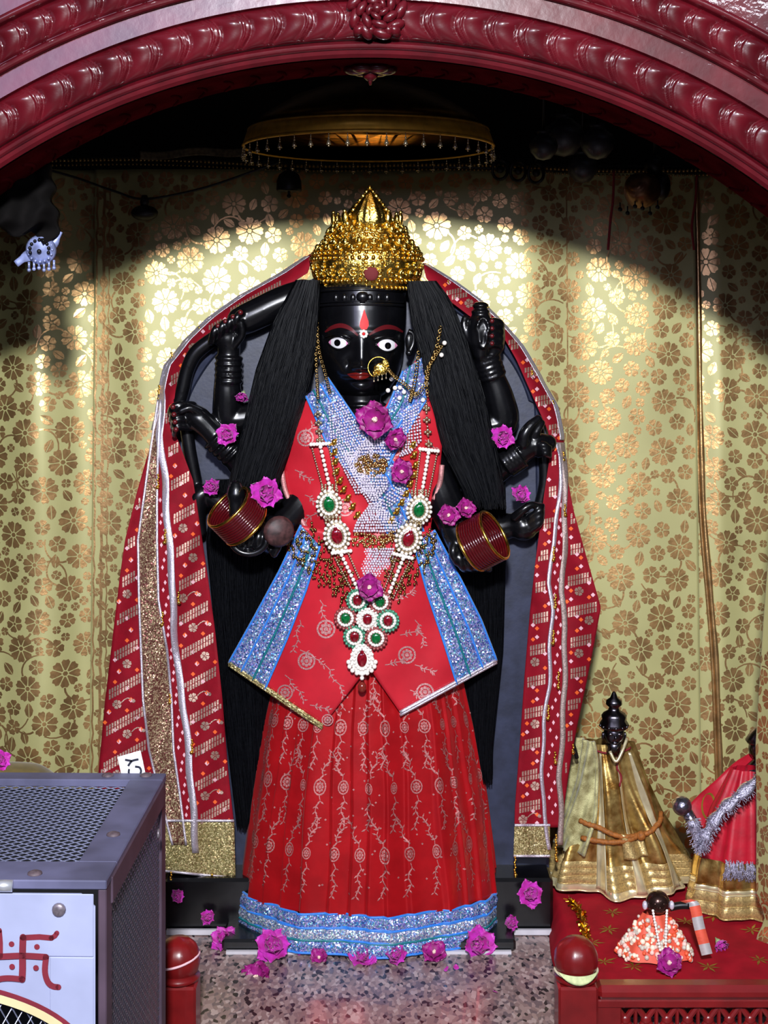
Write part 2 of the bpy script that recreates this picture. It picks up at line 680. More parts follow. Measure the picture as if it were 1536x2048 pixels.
def half_round(s0, s1, y, h, n=8):
    return [(lerp(s0, s1, 0.5 - 0.5 * cos(pi * i / n)), y - h * sin(pi * i / n)) for i in range(n + 1)]


arch = thing('carved_arch', 'glossy maroon painted arch with two bands of carved leaves framing the shrine', 'arch', (ARX, YF, ARZ))
m = MB()
prof = [(0.60, YB), (0.0, YB)]
prof += [(0.0, YB - 0.02), (0.004, YB - 0.024), (0.004, YB - 0.10), (0.0, YB - 0.104), (0.0, YF + 0.012)]
prof += [(-0.001, YF + 0.008), (0.004, YF + 0.002), (0.010, YF)] + half_round(0.010, 0.022, YF, 0.008) + [(0.025, YF + 0.004)]
prof += [(0.030, YF - 0.004), (0.086, YF - 0.004), (0.088, YF - 0.014), (0.116, YF - 0.014), (0.117, YF - 0.008), (0.121, YF - 0.008)]
prof += half_round(0.121, 0.133, YF - 0.014, 0.007) + [(0.136, YF - 0.010), (0.188, YF - 0.010), (0.190, YF - 0.018)]
prof += half_round(0.190, 0.202, YF - 0.018, 0.006) + [(0.204, YF - 0.018)] + [(0.252, YF - 0.018), (0.254, YF - 0.010), (0.258, YF - 0.010), (0.260, YF - 0.024), (0.60, YF - 0.024), (0.60, YB)]
sweep(m, prof, 260)
# raised veins on the soffit, which is duller than the front
weighted(m.build('arch_moulding', MAROON, arch), 24)
m = MB()
sweep(m, [(-0.0012, YB - 0.002), (-0.0012, YF + 0.018)], 260)
for k in range(46):
    a = lerp(-0.95, 0.95, k / 45)
    for t in range(1):
        pts = [arc(a + 0.016 * sin(q * 2.6), -0.001 - 0.002 * sin(pi * q), YB - 0.012 - 0.085 * q) for q in [i / 8 for i in range(9)]]
        m.tube(pts, 0.0035, 5)
m.build('soffit', MAROOND, arch)


def leaf_band(s0, s1, ybase, cell, amp, name):
    m = MB()
    L = ARR + (s0 + s1) / 2
    half = 0.86
    n = int(2 * half * L / 0.0022)
    nv = 26
    vs, fs = [], []
    for i in range(n + 1):
        a = lerp(-half, half, i / n)
        d = abs(a) * L
        for j in range(nv + 1):
            q = -1 + 2 * j / nv
            p = (d / cell + 0.25 - 0.42 * q * q + 0.08 * q) % 1.0
            edge = exp(-((p - 0.05) / 0.035) ** 2) + 0.8 * exp(-((p - 0.17) / 0.035) ** 2)
            body = max(0.0, sin(pi * min(1, p * 1.02))) ** 0.7
            roll = sqrt(max(0, 1 - q * q))
            knob = exp(-((q - 0.45) / 0.35) ** 2) * body
            h = 0.30 * roll + 0.42 * body * roll + 0.34 * edge * (0.35 + 0.65 * roll) + 0.2 * knob
            vs.append(arc(a, lerp(s0, s1, j / nv), ybase - amp * h))
    for i in range(n):
        for j in range(nv):
            fs.append((i * (nv + 1) + j, (i + 1) * (nv + 1) + j, (i + 1) * (nv + 1) + j + 1, i * (nv + 1) + j + 1))
    m.add(vs, fs)
    return m.build(name, MAROON, arch)


leaf_band(0.026, 0.087, YF - 0.003, 0.050, 0.024, 'leaf_band')
leaf_band(0.136, 0.189, YF - 0.009, 0.044, 0.022, 'leaf_band')
# rosette over the crown of the arch
m = MB()
rc = arc(0.012, 0.068, YF - 0.024)
for ring, (nr, R, sz, yo) in enumerate(((9, 0.037, 0.017, 0.0), (7, 0.024, 0.014, -0.008), (5, 0.012, 0.010, -0.014))):
    for k in range(nr):
        a = 2 * pi * k / nr + ring * 0.4
        rot = Matrix.Rotation(-a, 3, 'Y')
        c = rc + Vector((R * cos(a), yo, R * sin(a)))
        m.ball(c, sz, 10, 7, s=(0.55, 0.6, 1.0), rot=Matrix.Rotation(-a + 0.5, 3, 'Y'))
m.ball(rc + Vector((0, -0.014, 0)), 0.009, 10, 7)
for k in range(7):
    t = (k - 3) / 3
    b = arc(0.012 + t * 0.030, 0.030, YF - 0.008)
    pts = [rc + Vector((t * 0.02, 0.004, -0.028)), (rc + b) / 2 + Vector((t * 0.012, -0.012, -0.012)), b]
    m.tube(smooth(pts, 7), [0.004, 0.007, 0.009, 0.009, 0.008, 0.006, 0.003], 6)
m.build('rosette', MAROON, arch)
m = MB()
dc = arc(0.002, -0.006, YB - 0.08)
for k in range(6):
    a = 2 * pi * k / 6
    m.ball(dc + Vector((0.026 * cos(a), 0.02 * sin(a), 0.0)), 0.016, 10, 7, s=(1.2, 1.0, 0.6))
m.ball(dc + Vector((0, 0, -0.006)), 0.014, 10, 7)
m.tube([dc, dc + Vector((0, 0, -0.026))], [0.008, 0.002], 8)
m.build('drop_ornament', MAROON, arch)

# ------------------------------------------------------------------ brocade curtains
YC = 0.37


def flower(m, S, x, y, r, n, rot, mat_):
    """n-petalled printed flower, petals kept apart, with a ring in the middle"""
    for k in range(n):
        a = rot + 2 * pi * k / n
        w = pi / n * 0.93
        poly = []
        for t, rr in ((-0.55, 0.24), (-0.95, 0.62), (-0.9, 0.86), (-0.45, 1.0), (0, 0.93), (0.45, 1.0), (0.9, 0.86), (0.95, 0.62), (0.55, 0.24)):
            poly.append((x + r * rr * cos(a + t * w), y + r * rr * sin(a + t * w)))
        m.decal(S, poly, mat_)
    m.decal(S, [(x + r * 0.17 * cos(q * pi / 3), y + r * 0.17 * sin(q * pi / 3)) for q in range(6)], mat_)


def leaf(m, S, x, y, l, rot, mat_):
    poly = []
    for t, w in ((0, 0.0), (0.2, 0.2), (0.5, 0.29), (0.8, 0.17), (1, 0), (0.8, -0.17), (0.5, -0.29), (0.2, -0.2)):
        u, v = (t - 0.5) * l, w * l
        poly.append((x + u * cos(rot) - v * sin(rot), y + u * sin(rot) + v * cos(rot)))
    # two halves with a vein left open between them
    for sg in (1, -1):
        half = [p for p in (poly[0:5] if sg > 0 else poly[4:8] + poly[0:1])]
        ox, oy = -sin(rot) * sg * l * 0.025, cos(rot) * sg * l * 0.025
        m.decal(S, [(a + ox, b + oy) for a, b in half], mat_)


def brocade(m, S, x0, x1, z0, z1, mat_, rng, k=1.0):
    placed = []

    def free(x, z, r):
        if not (x0 + r < x < x1 - r and z0 + r < z < z1 - r):
            return False
        return all((x - a) ** 2 + (z - b) ** 2 > (r + c) ** 2 for a, b, c in placed)

    area_ = (x1 - x0) * (z1 - z0)
    stems = []
    for cnt, r, gap in ((170, 0.025, 0.008), (330, 0.0155, 0.003), (620, 0.0135, 0.0), (700, 0.0082, 0.0015)):
        need = int(cnt * area_ / (k * k))
        tries = 0
        while need > 0 and tries < cnt * area_ * 40:
            tries += 1
            x, z = rng.uniform(x0, x1), rng.uniform(z0, z1)
            rr = r * k * rng.uniform(0.88, 1.08)
            if not free(x, z, rr + gap):
                continue
            placed.append((x, z, rr))
            need -= 1
            if cnt == 170:
                flower(m, S, x, z, rr, 8, rng.uniform(0, 1), mat_)
                if rng.random() < 0.9:
                    stems.append((x, z, rr))
            elif cnt == 330:
                flower(m, S, x, z, rr, 5, rng.uniform(0, 6), mat_)
            elif cnt == 620:
                leaf(m, S, x, z, rr * 2.0, rng.uniform(0.6, 2.6), mat_)
            else:
                flower(m, S, x, z, rr, 4, rng.uniform(0, 6), mat_)
    for x, z, r in stems:
        a = rng.uniform(0, 2 * pi)
        bend = rng.choice((-1, 1))
        pts = []
        for q in range(9):
            t = q / 8
            aa = a + bend * 1.2 * t
            pts.append((x + cos(a) * r + cos(aa) * t * 0.055 * k, z + sin(a) * r + sin(aa) * t * 0.055 * k))
        if all(x0 < p[0] < x1 and z0 < p[1] < z1 for p in pts):
            m.strip(S, pts, [0.0035 * k * (1 - 0.4 * i / 8) for i in range(9)], mat_)


def curtain(name, label, x0, x1, z0, z1, Y, fold, seed):
    rng = random.Random(seed)
    root = thing(name, label, 'curtain', ((x0 + x1) / 2, YC, z0), 'gold floral curtains behind the deity')
    m = MB()
    Yf = Y
    Y = lambda x, z: Yf(x, z) + 0.05 * (z - 1.3)
    S0 = lambda x, z: Vector((x, Y(x, z), z))

    def S1(x, z):
        y = Y(x, z)
        e = 0.004
        nx = (Y(x + e, z) - Y(x - e, z)) / (2 * e)
        nz = (Y(x, z + e) - Y(x, z - e)) / (2 * e)
        n = Vector((nx, -1, nz)).normalized()
        return Vector((x, y, z)) + n * 0.0009
    nu = int((x1 - x0) / 0.006)
    m.grid(lambda u, v: S0(lerp(x0, x1, u), lerp(z0, z1, v)), nu, 90, 0, thick=0.0015)
    brocade(m, S1, x0, x1, z0, z1, 1, rng, 1.22)
    m.build('cloth', [CURTAIN, FOIL], root)
    return root, S1


def folds(x, z, seed, f0):
    """broad soft folds running down the cloth"""
    t = 0
    for i, (f, a) in enumerate(((7.3, 0.010), (13.1, 0.006), (24.0, 0.0030), (39.0, 0.0013))):
        t += a * sin(f * f0 * x + seed * (i + 1.7) + 0.9 * sin(1.3 * z + seed + i))
    return t + 0.002 * sin(11 * z + 5 * x + seed)


def pxX(px, Y):
    return (px - 768) * (Y - CAMY) / FPX


def pyZ(py, Y):
    return EYE - (py - 650) * (Y - CAMY) / FPX


zt = pyZ(338, YC)
zb = 0.02
xa, xb = pxX(188, YC), pxX(1392, YC)
ss = lambda t: min(1, max(0, t)) ** 2 * (3 - 2 * min(1, max(0, t)))
ymid = lambda x, z: YC + folds(x, z, 1.3, 0.9) * lerp(1.0, 1.3, min(1, max(0, (x + 0.7) / 1.4))) * ss((x - xa) / .12) * ss((xb - x) / .12)
yleft = lambda x, z: YC + 0.012 * ss((x - xa + .08) / .08) + 1.7 * folds(x, z, 4.1, 1.3) * ss((xa - .01 - x) / .10) + 0.005
yright = lambda x, z: YC + 0.005 + 0.010 * ss((xb + .06 - x) / .06) + 1.5 * folds(x, z, 2.6, 1.5) * ss((x - xb - .01) / .10)
cm, Sm = curtain('brocade_curtain', 'wide olive gold floral curtain directly behind the dressed deity', xa, xb, zb, zt, ymid, 1, 11)
cl, Sl = curtain('brocade_curtain', 'olive gold floral curtain hanging at the far left behind the metal box', -1.05, xa + 0.03, zb, zt, yleft, 1, 12)
cr, Sr = curtain('brocade_curtain', 'olive gold floral curtain hanging at the far right past the long seam', xb - 0.03, 1.05, zb, pyZ(345, YC), yright, 1, 13)
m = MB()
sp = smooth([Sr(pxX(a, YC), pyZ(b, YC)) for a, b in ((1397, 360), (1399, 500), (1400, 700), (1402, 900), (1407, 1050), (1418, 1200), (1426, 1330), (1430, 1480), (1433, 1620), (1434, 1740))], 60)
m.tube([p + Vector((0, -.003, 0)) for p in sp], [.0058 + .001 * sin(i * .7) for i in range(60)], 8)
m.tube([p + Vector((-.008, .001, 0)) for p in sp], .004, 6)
m.build('fold_shadow_edge', FOIL, cr)  # brown foil colour stands in for the dark shadow line of the fold
# seams of the middle curtain: gold stripes woven down the cloth
m = MB()
for xx, w in ((xa + 0.006, 0.004), (xa + 0.022, 0.006), (xa + 0.034, 0.003)):
    m.strip(Sm, [(xx + 0.002 * sin(9 * q), lerp(zb, zt - .02, q / 60)) for q in range(61)], w)
m.build('woven_stripe', FOIL, cm)
m = MB()
xs_ = pxX(1134, YC)
m.strip(Sm, [(xs_, lerp(zb, zt - .02, q / 60)) for q in range(61)], 0.003)
m.build('woven_stripe', FOIL, cm)
m = MB()
for q in range(230):
    x = lerp(-1.03, 1.03, q / 229)
    m.ball((x, YC - 0.02 - 0.002 * (q % 2), zt + 0.006 + 0.004 * sin(x * 9) - 0.016 * x), 0.0042, 7, 5)
    m.ball((x, YC - 0.018, zt - 0.004 + 0.004 * sin(x * 9) - 0.016 * x), 0.003, 6, 4)
o = m.build('beaded_trim', DARKGOLD)
tag(o, 'gold beaded trim running along the top edge of the curtains', 'trim')
# rod the curtains hang from, and the net cloth thrown over it
m = MB()
m.tube([(-1.09, YC + 0.012, zt + 0.010 + 0.017), (1.09, YC + 0.012, zt + 0.010 - 0.017)], 0.010, 12)
tag(m.build('curtain_rod', SOOT), 'dark rod holding the floral curtains along the back', 'rod')
m = MB()
NET = mat('grey_net', srgb(96, 84, 62), 0.6, metal=0.4, var=0.4, vs=120)
m.grid(lambda u, v: P(lerp(280, 495, u), lerp(302, 318, v) - 8 * u + 3 * sin(9 * u), 0.33 + 0.01 * sin(12 * u)), 40, 6, 0, thick=0.002)
tag(m.build('net_cloth', NET), 'grey gold net cloth laid along the curtain top at the left', 'cloth')
# ------------------------------------------------------------------ the statue
TAB_A = [(0, .12), (700, .13), (760, .14), (850, .158), (950, .165), (1060, .158), (1150, .172), (1380, .213), (1600, .247), (1850, .266), (1910, .268)]
TAB_B = [(0, .05), (700, .055), (760, .06), (850, .085), (950, .10), (1060, .092), (1150, .092), (1380, .10), (1600, .118), (1850, .135), (1910, .137)]
BX = -0.030          # x of the statue's axis
BC = 0.085           # depth of the statue's axis


def front_y(px, py, grow=1.0):
    a = interp(TAB_A, py) * grow
    b = interp(TAB_B, py)
    x = (px - 768) * 0.001 - BX
    return BC - b * sqrt(max(0.0, 1 - (x / a) ** 2))


def onb(px, py, off=0.0, grow=1.06):
    return P(px, py, front_y(px, py, grow) - off)


statue = thing('deity_statue', 'black stone many-armed deity statue with painted eyes standing before a stone slab', 'statue', (BX, 0.05, 0.0))

# slab behind the figure, rounded at the top
m = MB()
out = [(338, 1826), (338, 900), (352, 800), (385, 730), (430, 675), (500, 620), (570, 578), (640, 552), (735, 540), (830, 556), (900, 588), (960, 625), (1010, 668), (1050, 720), (1080, 790), (1096, 880), (1098, 1826)]
fp = [P(x, y, 0.125) for x, y in out]
n = len(fp)
m.add(fp + [p + Vector((0, 0.06, 0)) for p in fp], [tuple(range(n - 1, -1, -1)), tuple(range(n, 2 * n))] + [(i, (i + 1) % n, n + (i + 1) % n, n + i) for i in range(n)])
# raised rim of the slab
rim = [P(x, y, 0.122) for x, y in [(352, 1700), (352, 900), (366, 806), (398, 740), (440, 690), (508, 634), (575, 594), (642, 568), (735, 556), (828, 572), (895, 604), (950, 640), (998, 682), (1036, 730), (1065, 796), (1080, 884), (1083, 1700)]]
m.tube(smooth(rim, 90), 0.010, 8)
weighted(m.build('back_slab', STONE2, statue), 40)
m = MB()
m.box(((338 + 1098) / 2 * .001 * 3.03 / 2.95 - .768 * 3.03 / 2.95, 0.105, 0.055), (0.79, 0.12, 0.110), 0, bev=0.006)
m.box((BX, 0.055, 0.012), (0.58, 0.20, 0.024), 0, bev=0.005)
weighted(m.build('base', STONE, statue), 40)
m = MB()
MARB = mat('white_marble_edge', srgb(196, 192, 200), 0.25, var=0.1, vs=20)
m.box((BX, -0.052, 0.003), (0.56, 0.008, 0.006), 0)
m.box((-0.375, 0.035, 0.007), (0.13, 0.008, 0.010), 0)
m.box((0.295, 0.035, 0.007), (0.11, 0.008, 0.010), 0)
m.build('marble_edging', MARB, statue)

# --- head: a closed form swept from level outlines, features pushed out of it
FX = 723             # face axis in the photograph at depth 0
HW = [(548, .070), (575, .089), (610, .090), (650, .089), (690, .086), (716, .083), (740, .077), (760, .069), (778, .057), (790, .045), (798, .028), (802, .008)]
HD = [(548, .075), (575, .090), (620, .096), (660, .099), (700, .098), (740, .095), (765, .088), (785, .070), (796, .045), (802, .012)]
HC = 0.088


def g2(dx, dy, sx_, sy_):
    return exp(-(dx / sx_) ** 2 - (dy / sy_) ** 2)


def feat(u, py):
    """how far the face stands out (metres) at u px from the axis and row py"""
    au = abs(u)
    h = 0.0
    t = min(1, max(0, (py - 668) / 66))
    h += (0.002 + 0.016 * t) * exp(-(u / (9.5 + 2.5 * t)) ** 2) * (1 if 668 < py < 737 else exp(-((py - (737 if py > 700 else 668)) / (5.0 if py > 700 else 14)) ** 2))
    h += 0.011 * g2(u, py - 733, 11, 8)
    h += 0.009 * (g2(u - 15, py - 735, 7, 7) + g2(u + 15, py - 735, 7, 7))
    h -= 0.006 * g2(au - 26, py - 728, 6, 10)
    h += 0.005 * g2(au - 40, py - 664, 30, 7)
    h -= 0.008 * g2(au - 47, py - 688, 22, 15)
    h += 0.006 * g2(au - 44, py - 672, 25, 4.5)
    h += 0.006 * g2(au - 52, py - 722, 22, 18)
    lx = u + 4
    h += 0.010 * g2(lx, py - 752, 24, 12)
    h += 0.005 * (g2(lx, py - 748, 22, 3.6) + 1.2 * g2(lx, py - 757, 18, 4.4))
    h -= 0.005 * g2(lx, py - 752.5, 26, 1.8)
    h -= 0.004 * g2(lx, py - 765, 18, 4)
    h += 0.011 * g2(u + 1, py - 779, 20, 11)
    h += 0.004 * g2(u, py - 742, 3, 3)
    return h


def face_y(px, py):
    u = px - FX
    w = interp(HW, py) * 1000
    d = interp(HD, py)
    q = max(0.0, 1 - (u / w) ** 2)
    return HC - d * q ** 0.55 - feat(u, py) * min(1, q * 2.5)


def face(px, py, off=0.0):
    return P(px, py, face_y(px, py) - off)


def head_mesh():
    m = MB()
    rows = [548 + (802 - 548) * i / 120 for i in range(121)]
    N = 150
    vs, fs = [], []
    for py in rows:
        w = interp(HW, py)
        d = interp(HD, py)
        for j in range(N):
            a = 2 * pi * j / N
            s_, c_ = sin(a), cos(a)
            if c_ > 0:   # front, c_=1 facing the camera
                u = w * 1000 * (abs(s_) ** 0.9) * (1 if s_ > 0 else -1)
                y = face_y(FX + u, py)
            else:
                u = w * 1000 * (abs(s_) ** 0.9) * (1 if s_ > 0 else -1)
                y = HC - 0.5 * d * c_ * 1.5
            vs.append(P(FX + u, py, y) if c_ > 0 else Vector((P(FX + u, py, HC).x, y, P(FX, py, HC).z)))
    for i in range(len(rows) - 1):
        for j in range(N):
            fs.append((i * N + j, i * N + (j + 1) % N, (i + 1) * N + (j + 1) % N, (i + 1) * N + j))
    fs.append(tuple(range(N)))
    fs.append(tuple((len(rows) - 1) * N + j for j in range(N - 1, -1, -1)))
    m.add(vs, fs)
    return m


def limb(m, pts, n=16):
    """pts: (px, py, Y, radius px)"""
    ps = [P(x, y, Y) for x, y, Y, r in pts]
    rs = [r * 0.001 for *_, r in pts]
    k = 5 * len(pts)
    sp = smooth([(p.x, p.y, p.z, r) if False else p for p, r in zip(ps, rs)], k)
    rr = [x[0] for x in smooth([(r, 0, 0) for r in rs], k)]
    m.tube(sp, rr, n)
    m.ball(sp[0], rr[0], 14, 10)
    m.ball(sp[-1], rr[-1], 14, 10)


def finger(m, pts, r0=8, r1=6):
    k = len(pts)
    limb(m, [(x, y, Y, lerp(r0, r1, i / (k - 1))) for i, (x, y, Y) in enumerate(pts)], 10)


def rings(m, a, b, r, n, rr=0.0042):
    """carved bangles round a forearm from a to b"""
    A, B = P(*a), P(*b)
    ax = (B - A).normalized()
    o1 = ax.orthogonal().normalized()
    o2 = ax.cross(o1)
    for k in range(n):
        c = A.lerp(B, k / (n - 1))
        m.tube([c + (o1 * cos(q * pi / 12) + o2 * sin(q * pi / 12)) * r * .001 for q in range(24)], rr, 7, closed=True)


body = MB()
# trunk and legs under the clothes
body.lathe([(0.02, pyZ(800, BC)), (0.05, pyZ(815, BC)), (0.11, pyZ(838, BC)), (0.135, pyZ(870, BC)), (0.135, pyZ(960, BC)), (0.115, pyZ(1060, BC)), (0.14, pyZ(1160, BC)), (0.16, pyZ(1300, BC)), (0.15, pyZ(1500, BC)), (0.14, 0.02)][::-1], (BX, BC, 0), 32, sx_=1.0, sy_=0.5)
# neck
limb(body, [(724, 780, 0.075, 42), (723, 815, 0.07, 38), (724, 850, 0.065, 46)], 28)
for k in range(2):
    body.tube([P(723 + 39 * cos(q * pi / 16), 812 + 18 * k, 0.07 + 0.039 * sin(q * pi / 16) * -1) for q in range(33)], 0.004, 7)
# picture-left arm with the raised club hand
limb(body, [(585, 806, 0.10, 30), (520, 830, 0.09, 34), (462, 836, 0.085, 33), (455, 790, 0.075, 30), (455, 745, 0.072, 25), (458, 700, 0.070, 23), (456, 680, 0.068, 26), (452, 662, 0.066, 24)])
rings(body, (457, 762, 0.072), (458, 716, 0.07), 26, 5)
for k in range(4):
    x = 478 - k * 15
    y = 634 + k * 9
    finger(body, [(x - 10, y + 22, 0.050), (x - 5, y + 4, 0.035), (x + 2, y - 8, 0.042), (x + 8, y - 6, 0.055)], 8.5, 6.5)
finger(body, [(468, 690, 0.055), (484, 668, 0.045), (482, 646, 0.04)], 10, 7)
limb(body, [(606, 590, 0.085, 33), (560, 606, 0.082, 33), (500, 634, 0.078, 32), (482, 642, 0.078, 30)], 20)
# curved blade / bow stave between the two hands
limb(body, [(450, 664, 0.085, 15), (418, 684, 0.085, 16), (390, 708, 0.085, 16), (374, 742, 0.086, 15), (364, 785, 0.088, 15), (352, 826, 0.09, 14)], 14)
limb(body, [(372, 850, 0.09, 14), (380, 905, 0.09, 14), (392, 965, 0.092, 14), (398, 1000, 0.092, 14)], 14)
# second picture-left arm
limb(body, [(560, 980, 0.09, 38), (505, 945, 0.08, 35), (470, 912, 0.068, 29), (438, 880, 0.062, 24), (418, 858, 0.06, 23), (396, 836, 0.06, 25), (378, 822, 0.062, 20)])
rings(body, (466, 906, 0.066), (432, 874, 0.061), 29, 5)
for k in range(4):
    y = 812 + k * 15
    finger(body, [(386 - k * 2, y - 2, 0.062), (362 - k, y - 3, 0.042), (346 + k * 2, y + 2, 0.040), (340 + k * 3, y + 12, 0.055)], 8.5, 6.5)
finger(body, [(400, 826, 0.045), (380, 816, 0.035), (362, 822, 0.032)], 9, 7)
# third picture-left arm, half hidden by the veil
limb(body, [(540, 1040, 0.10, 36), (480, 1020, 0.095, 30), (440, 1004, 0.085, 22), (412, 988, 0.08, 22), (398, 996, 0.075, 20), (396, 1030, 0.074, 16), (402, 1062, 0.076, 12)])
# front picture-left hand, under the bangles
limb(body, [(640, 960, 0.06, 40), (600, 1010, 0.04, 36), (566, 1046, 0.01, 30), (534, 1062, -0.010, 27), (508, 1066, -0.02, 26)])
for k in range(4):
    x = 540 - k * 17
    finger(body, [(x, 1050, -0.030), (x - 6, 1074, -0.050), (x - 10, 1094, -0.044), (x - 6, 1102, -0.024)], 10, 7.5)
finger(body, [(560, 1064, -0.018), (556, 1090, -0.036), (548, 1108, -0.034)], 10.5, 8)
body.lathe([(0.002, 0.052), (0.010, 0.048), (0.016, 0.036), (0.019, 0.022), (0.015, 0.008), (0.012, -0.06)][::-1], P(472, 1012, -0.035), 16)
body.tube([P(498 + 36 * cos(q), 1078 + 30 * sin(q), -0.055) for q in [0.1 + 0.29 * i for i in range(11)]], 0.0065, 10)
# raised picture-right arm holding a conch
limb(body, [(880, 815, 0.10, 30), (930, 850, 0.09, 38), (1000, 846, 0.085, 36), (998, 800, 0.078, 33), (982, 750, 0.072, 27), (970, 712, 0.068, 24), (966, 694, 0.066, 27)])
rings(body, (983, 752, 0.072), (970, 714, 0.068), 28, 5)
body.lathe([(0.004, 0.066), (0.012, 0.064), (0.018, 0.058), (0.013, 0.052), (0.020, 0.046), (0.017, 0.040), (0.024, 0.028), (0.028, 0.008), (0.026, -0.02), (0.016, -0.045), (0.006, -0.06)][::-1], P(961, 668, 0.048), 22)
body.tube([P(966 + 13 * cos(q) * (1 if sin(q) < 0 else 0.62), 666 + 30 * sin(q), 0.022) for q in [2 * pi * i / 24 for i in range(24)]], 0.0035, 7, closed=True)
finger(body, [(952, 700, 0.050), (936, 676, 0.045), (928, 652, 0.045), (930, 636, 0.048)], 10, 7)
for k in range(4):
    y = 640 + k * 15
    finger(body, [(1000 - k * 3, y + 26, 0.066), (1001, y + 8, 0.048), (988, y + 2, 0.036), (978, y + 6, 0.034)], 8.5, 7)
limb(body, [(984, 700, 0.06, 20), (996, 680, 0.066, 15), (998, 655, 0.066, 12)])
# second picture-right arm, index finger raised
limb(body, [(920, 980, 0.09, 38), (980, 945, 0.08, 33), (1012, 925, 0.068, 28), (1036, 908, 0.064, 25), (1058, 892, 0.062, 26), (1078, 888, 0.062, 24), (1096, 886, 0.066, 18)])
rings(body, (1012, 926, 0.066), (1038, 908, 0.062), 29, 5)
finger(body, [(1046, 886, 0.045), (1050, 868, 0.040), (1062, 850, 0.042), (1076, 838, 0.048)], 15, 9)
finger(body, [(1066, 880, 0.05), (1074, 862, 0.045), (1084, 846, 0.05)], 10, 7)
for k in range(3):
    finger(body, [(1070 + k * 4, 892 + k * 8, 0.05), (1086 + k * 2, 890 + k * 8, 0.036), (1098, 896 + k * 7, 0.044)], 8.5, 7)
limb(body, [(1088, 905, 0.10, 13), (1090, 960, 0.10, 13), (1080, 1010, 0.10, 13)], 12)
# third picture-right hand, cupped
limb(body, [(930, 1050, 0.10, 36), (990, 1056, 0.09, 30), (1026, 1050, 0.08, 26), (1048, 1052, 0.072, 30), (1062, 1046, 0.07, 24)])
finger(body, [(1030, 1034, 0.05), (1046, 1020, 0.04), (1062, 1010, 0.042), (1078, 1012, 0.05)], 10, 7)
for k in range(3):
    finger(body, [(1062, 1058 - k * 12, 0.05), (1078, 1046 - k * 12, 0.044), (1084, 1026 - k * 7, 0.052)], 9, 7)
# front picture-right arm and hand
limb(body, [(862, 930, 0.06, 38), (888, 1000, 0.03, 38), (908, 1046, 0.0, 36), (926, 1078, -0.012, 36), (936, 1100, -0.016, 30)])
for k in range(3):
    body.tube([P(896 + 9 * k + 37 * cos(q), 1010 + 15 * k + 10 * sin(q) - 20 * cos(q) * .5, 0.025 - 0.009 * k - 0.037 * sin(q)) for q in [pi * i / 14 for i in range(15)]], 0.0035, 7)
for k in range(4):
    x = 916 + k * 15
    finger(body, [(x, 1100, -0.034), (x + 4, 1120, -0.044), (x + 10, 1134, -0.036), (x + 16, 1138, -0.018)], 10.5, 8)
finger(body, [(912, 1080, -0.03), (906, 1104, -0.044), (914, 1124, -0.04)], 11, 8)
# feet peeping at the hem are hidden; two stubs keep the statue on its base
o = body.build('body', STONE, statue)
rm = o.modifiers.new('one_skin', 'REMESH')
rm.mode = 'VOXEL'
rm.voxel_size = 0.0026
rm.use_smooth_shade = True
sm = o.modifiers.new('soften', 'SMOOTH')
sm.iterations = 3
head_mesh().build('head', STONE, statue)

# carved head band below the crown and ears
m = MB()
for py, r in ((612, 0.0032), (606, 0.002), (583, 0.003)):
    m.tube([P(FX + interp(HW, py) * 1000 * s, py - 4 * (1 - s * s), face_y(FX + interp(HW, py) * 1000 * s * .985, py) - 0.001) for s in [lerp(-.96, .96, i / 30) for i in range(31)]], r, 7)
for k in range(-4, 5):
    px = FX + k * 17
    if abs(k) < 4:
        m.ball(face(px, 596, 0.001), 0.008, 10, 7, s=(0.75, 0.5, 1.1))
m.ball(face(FX + 2, 594, 0.002), 0.013, 12, 8, s=(1, .6, .9))
m.build('head_band', STONE, statue)
for sg, ex in ((-1, 634), (1, 816)):
    m = MB()
    pts = [P(ex, 662, 0.05), P(ex + sg * 10, 668, 0.05), P(ex + sg * 11, 685, 0.05), P(ex + sg * 5, 700, 0.048), P(ex + sg * 1, 706, 0.048)]
    m.tube(smooth(pts, 14), 0.0055, 8)
    m.ball(P(ex + sg * 2, 684, 0.058), 0.013, 10, 8, s=(.6, .5, 1.6))
    m.ball(P(ex + sg * 2, 706, 0.046), 0.007, 10, 8)
    m.build('ear', STONE, statue)

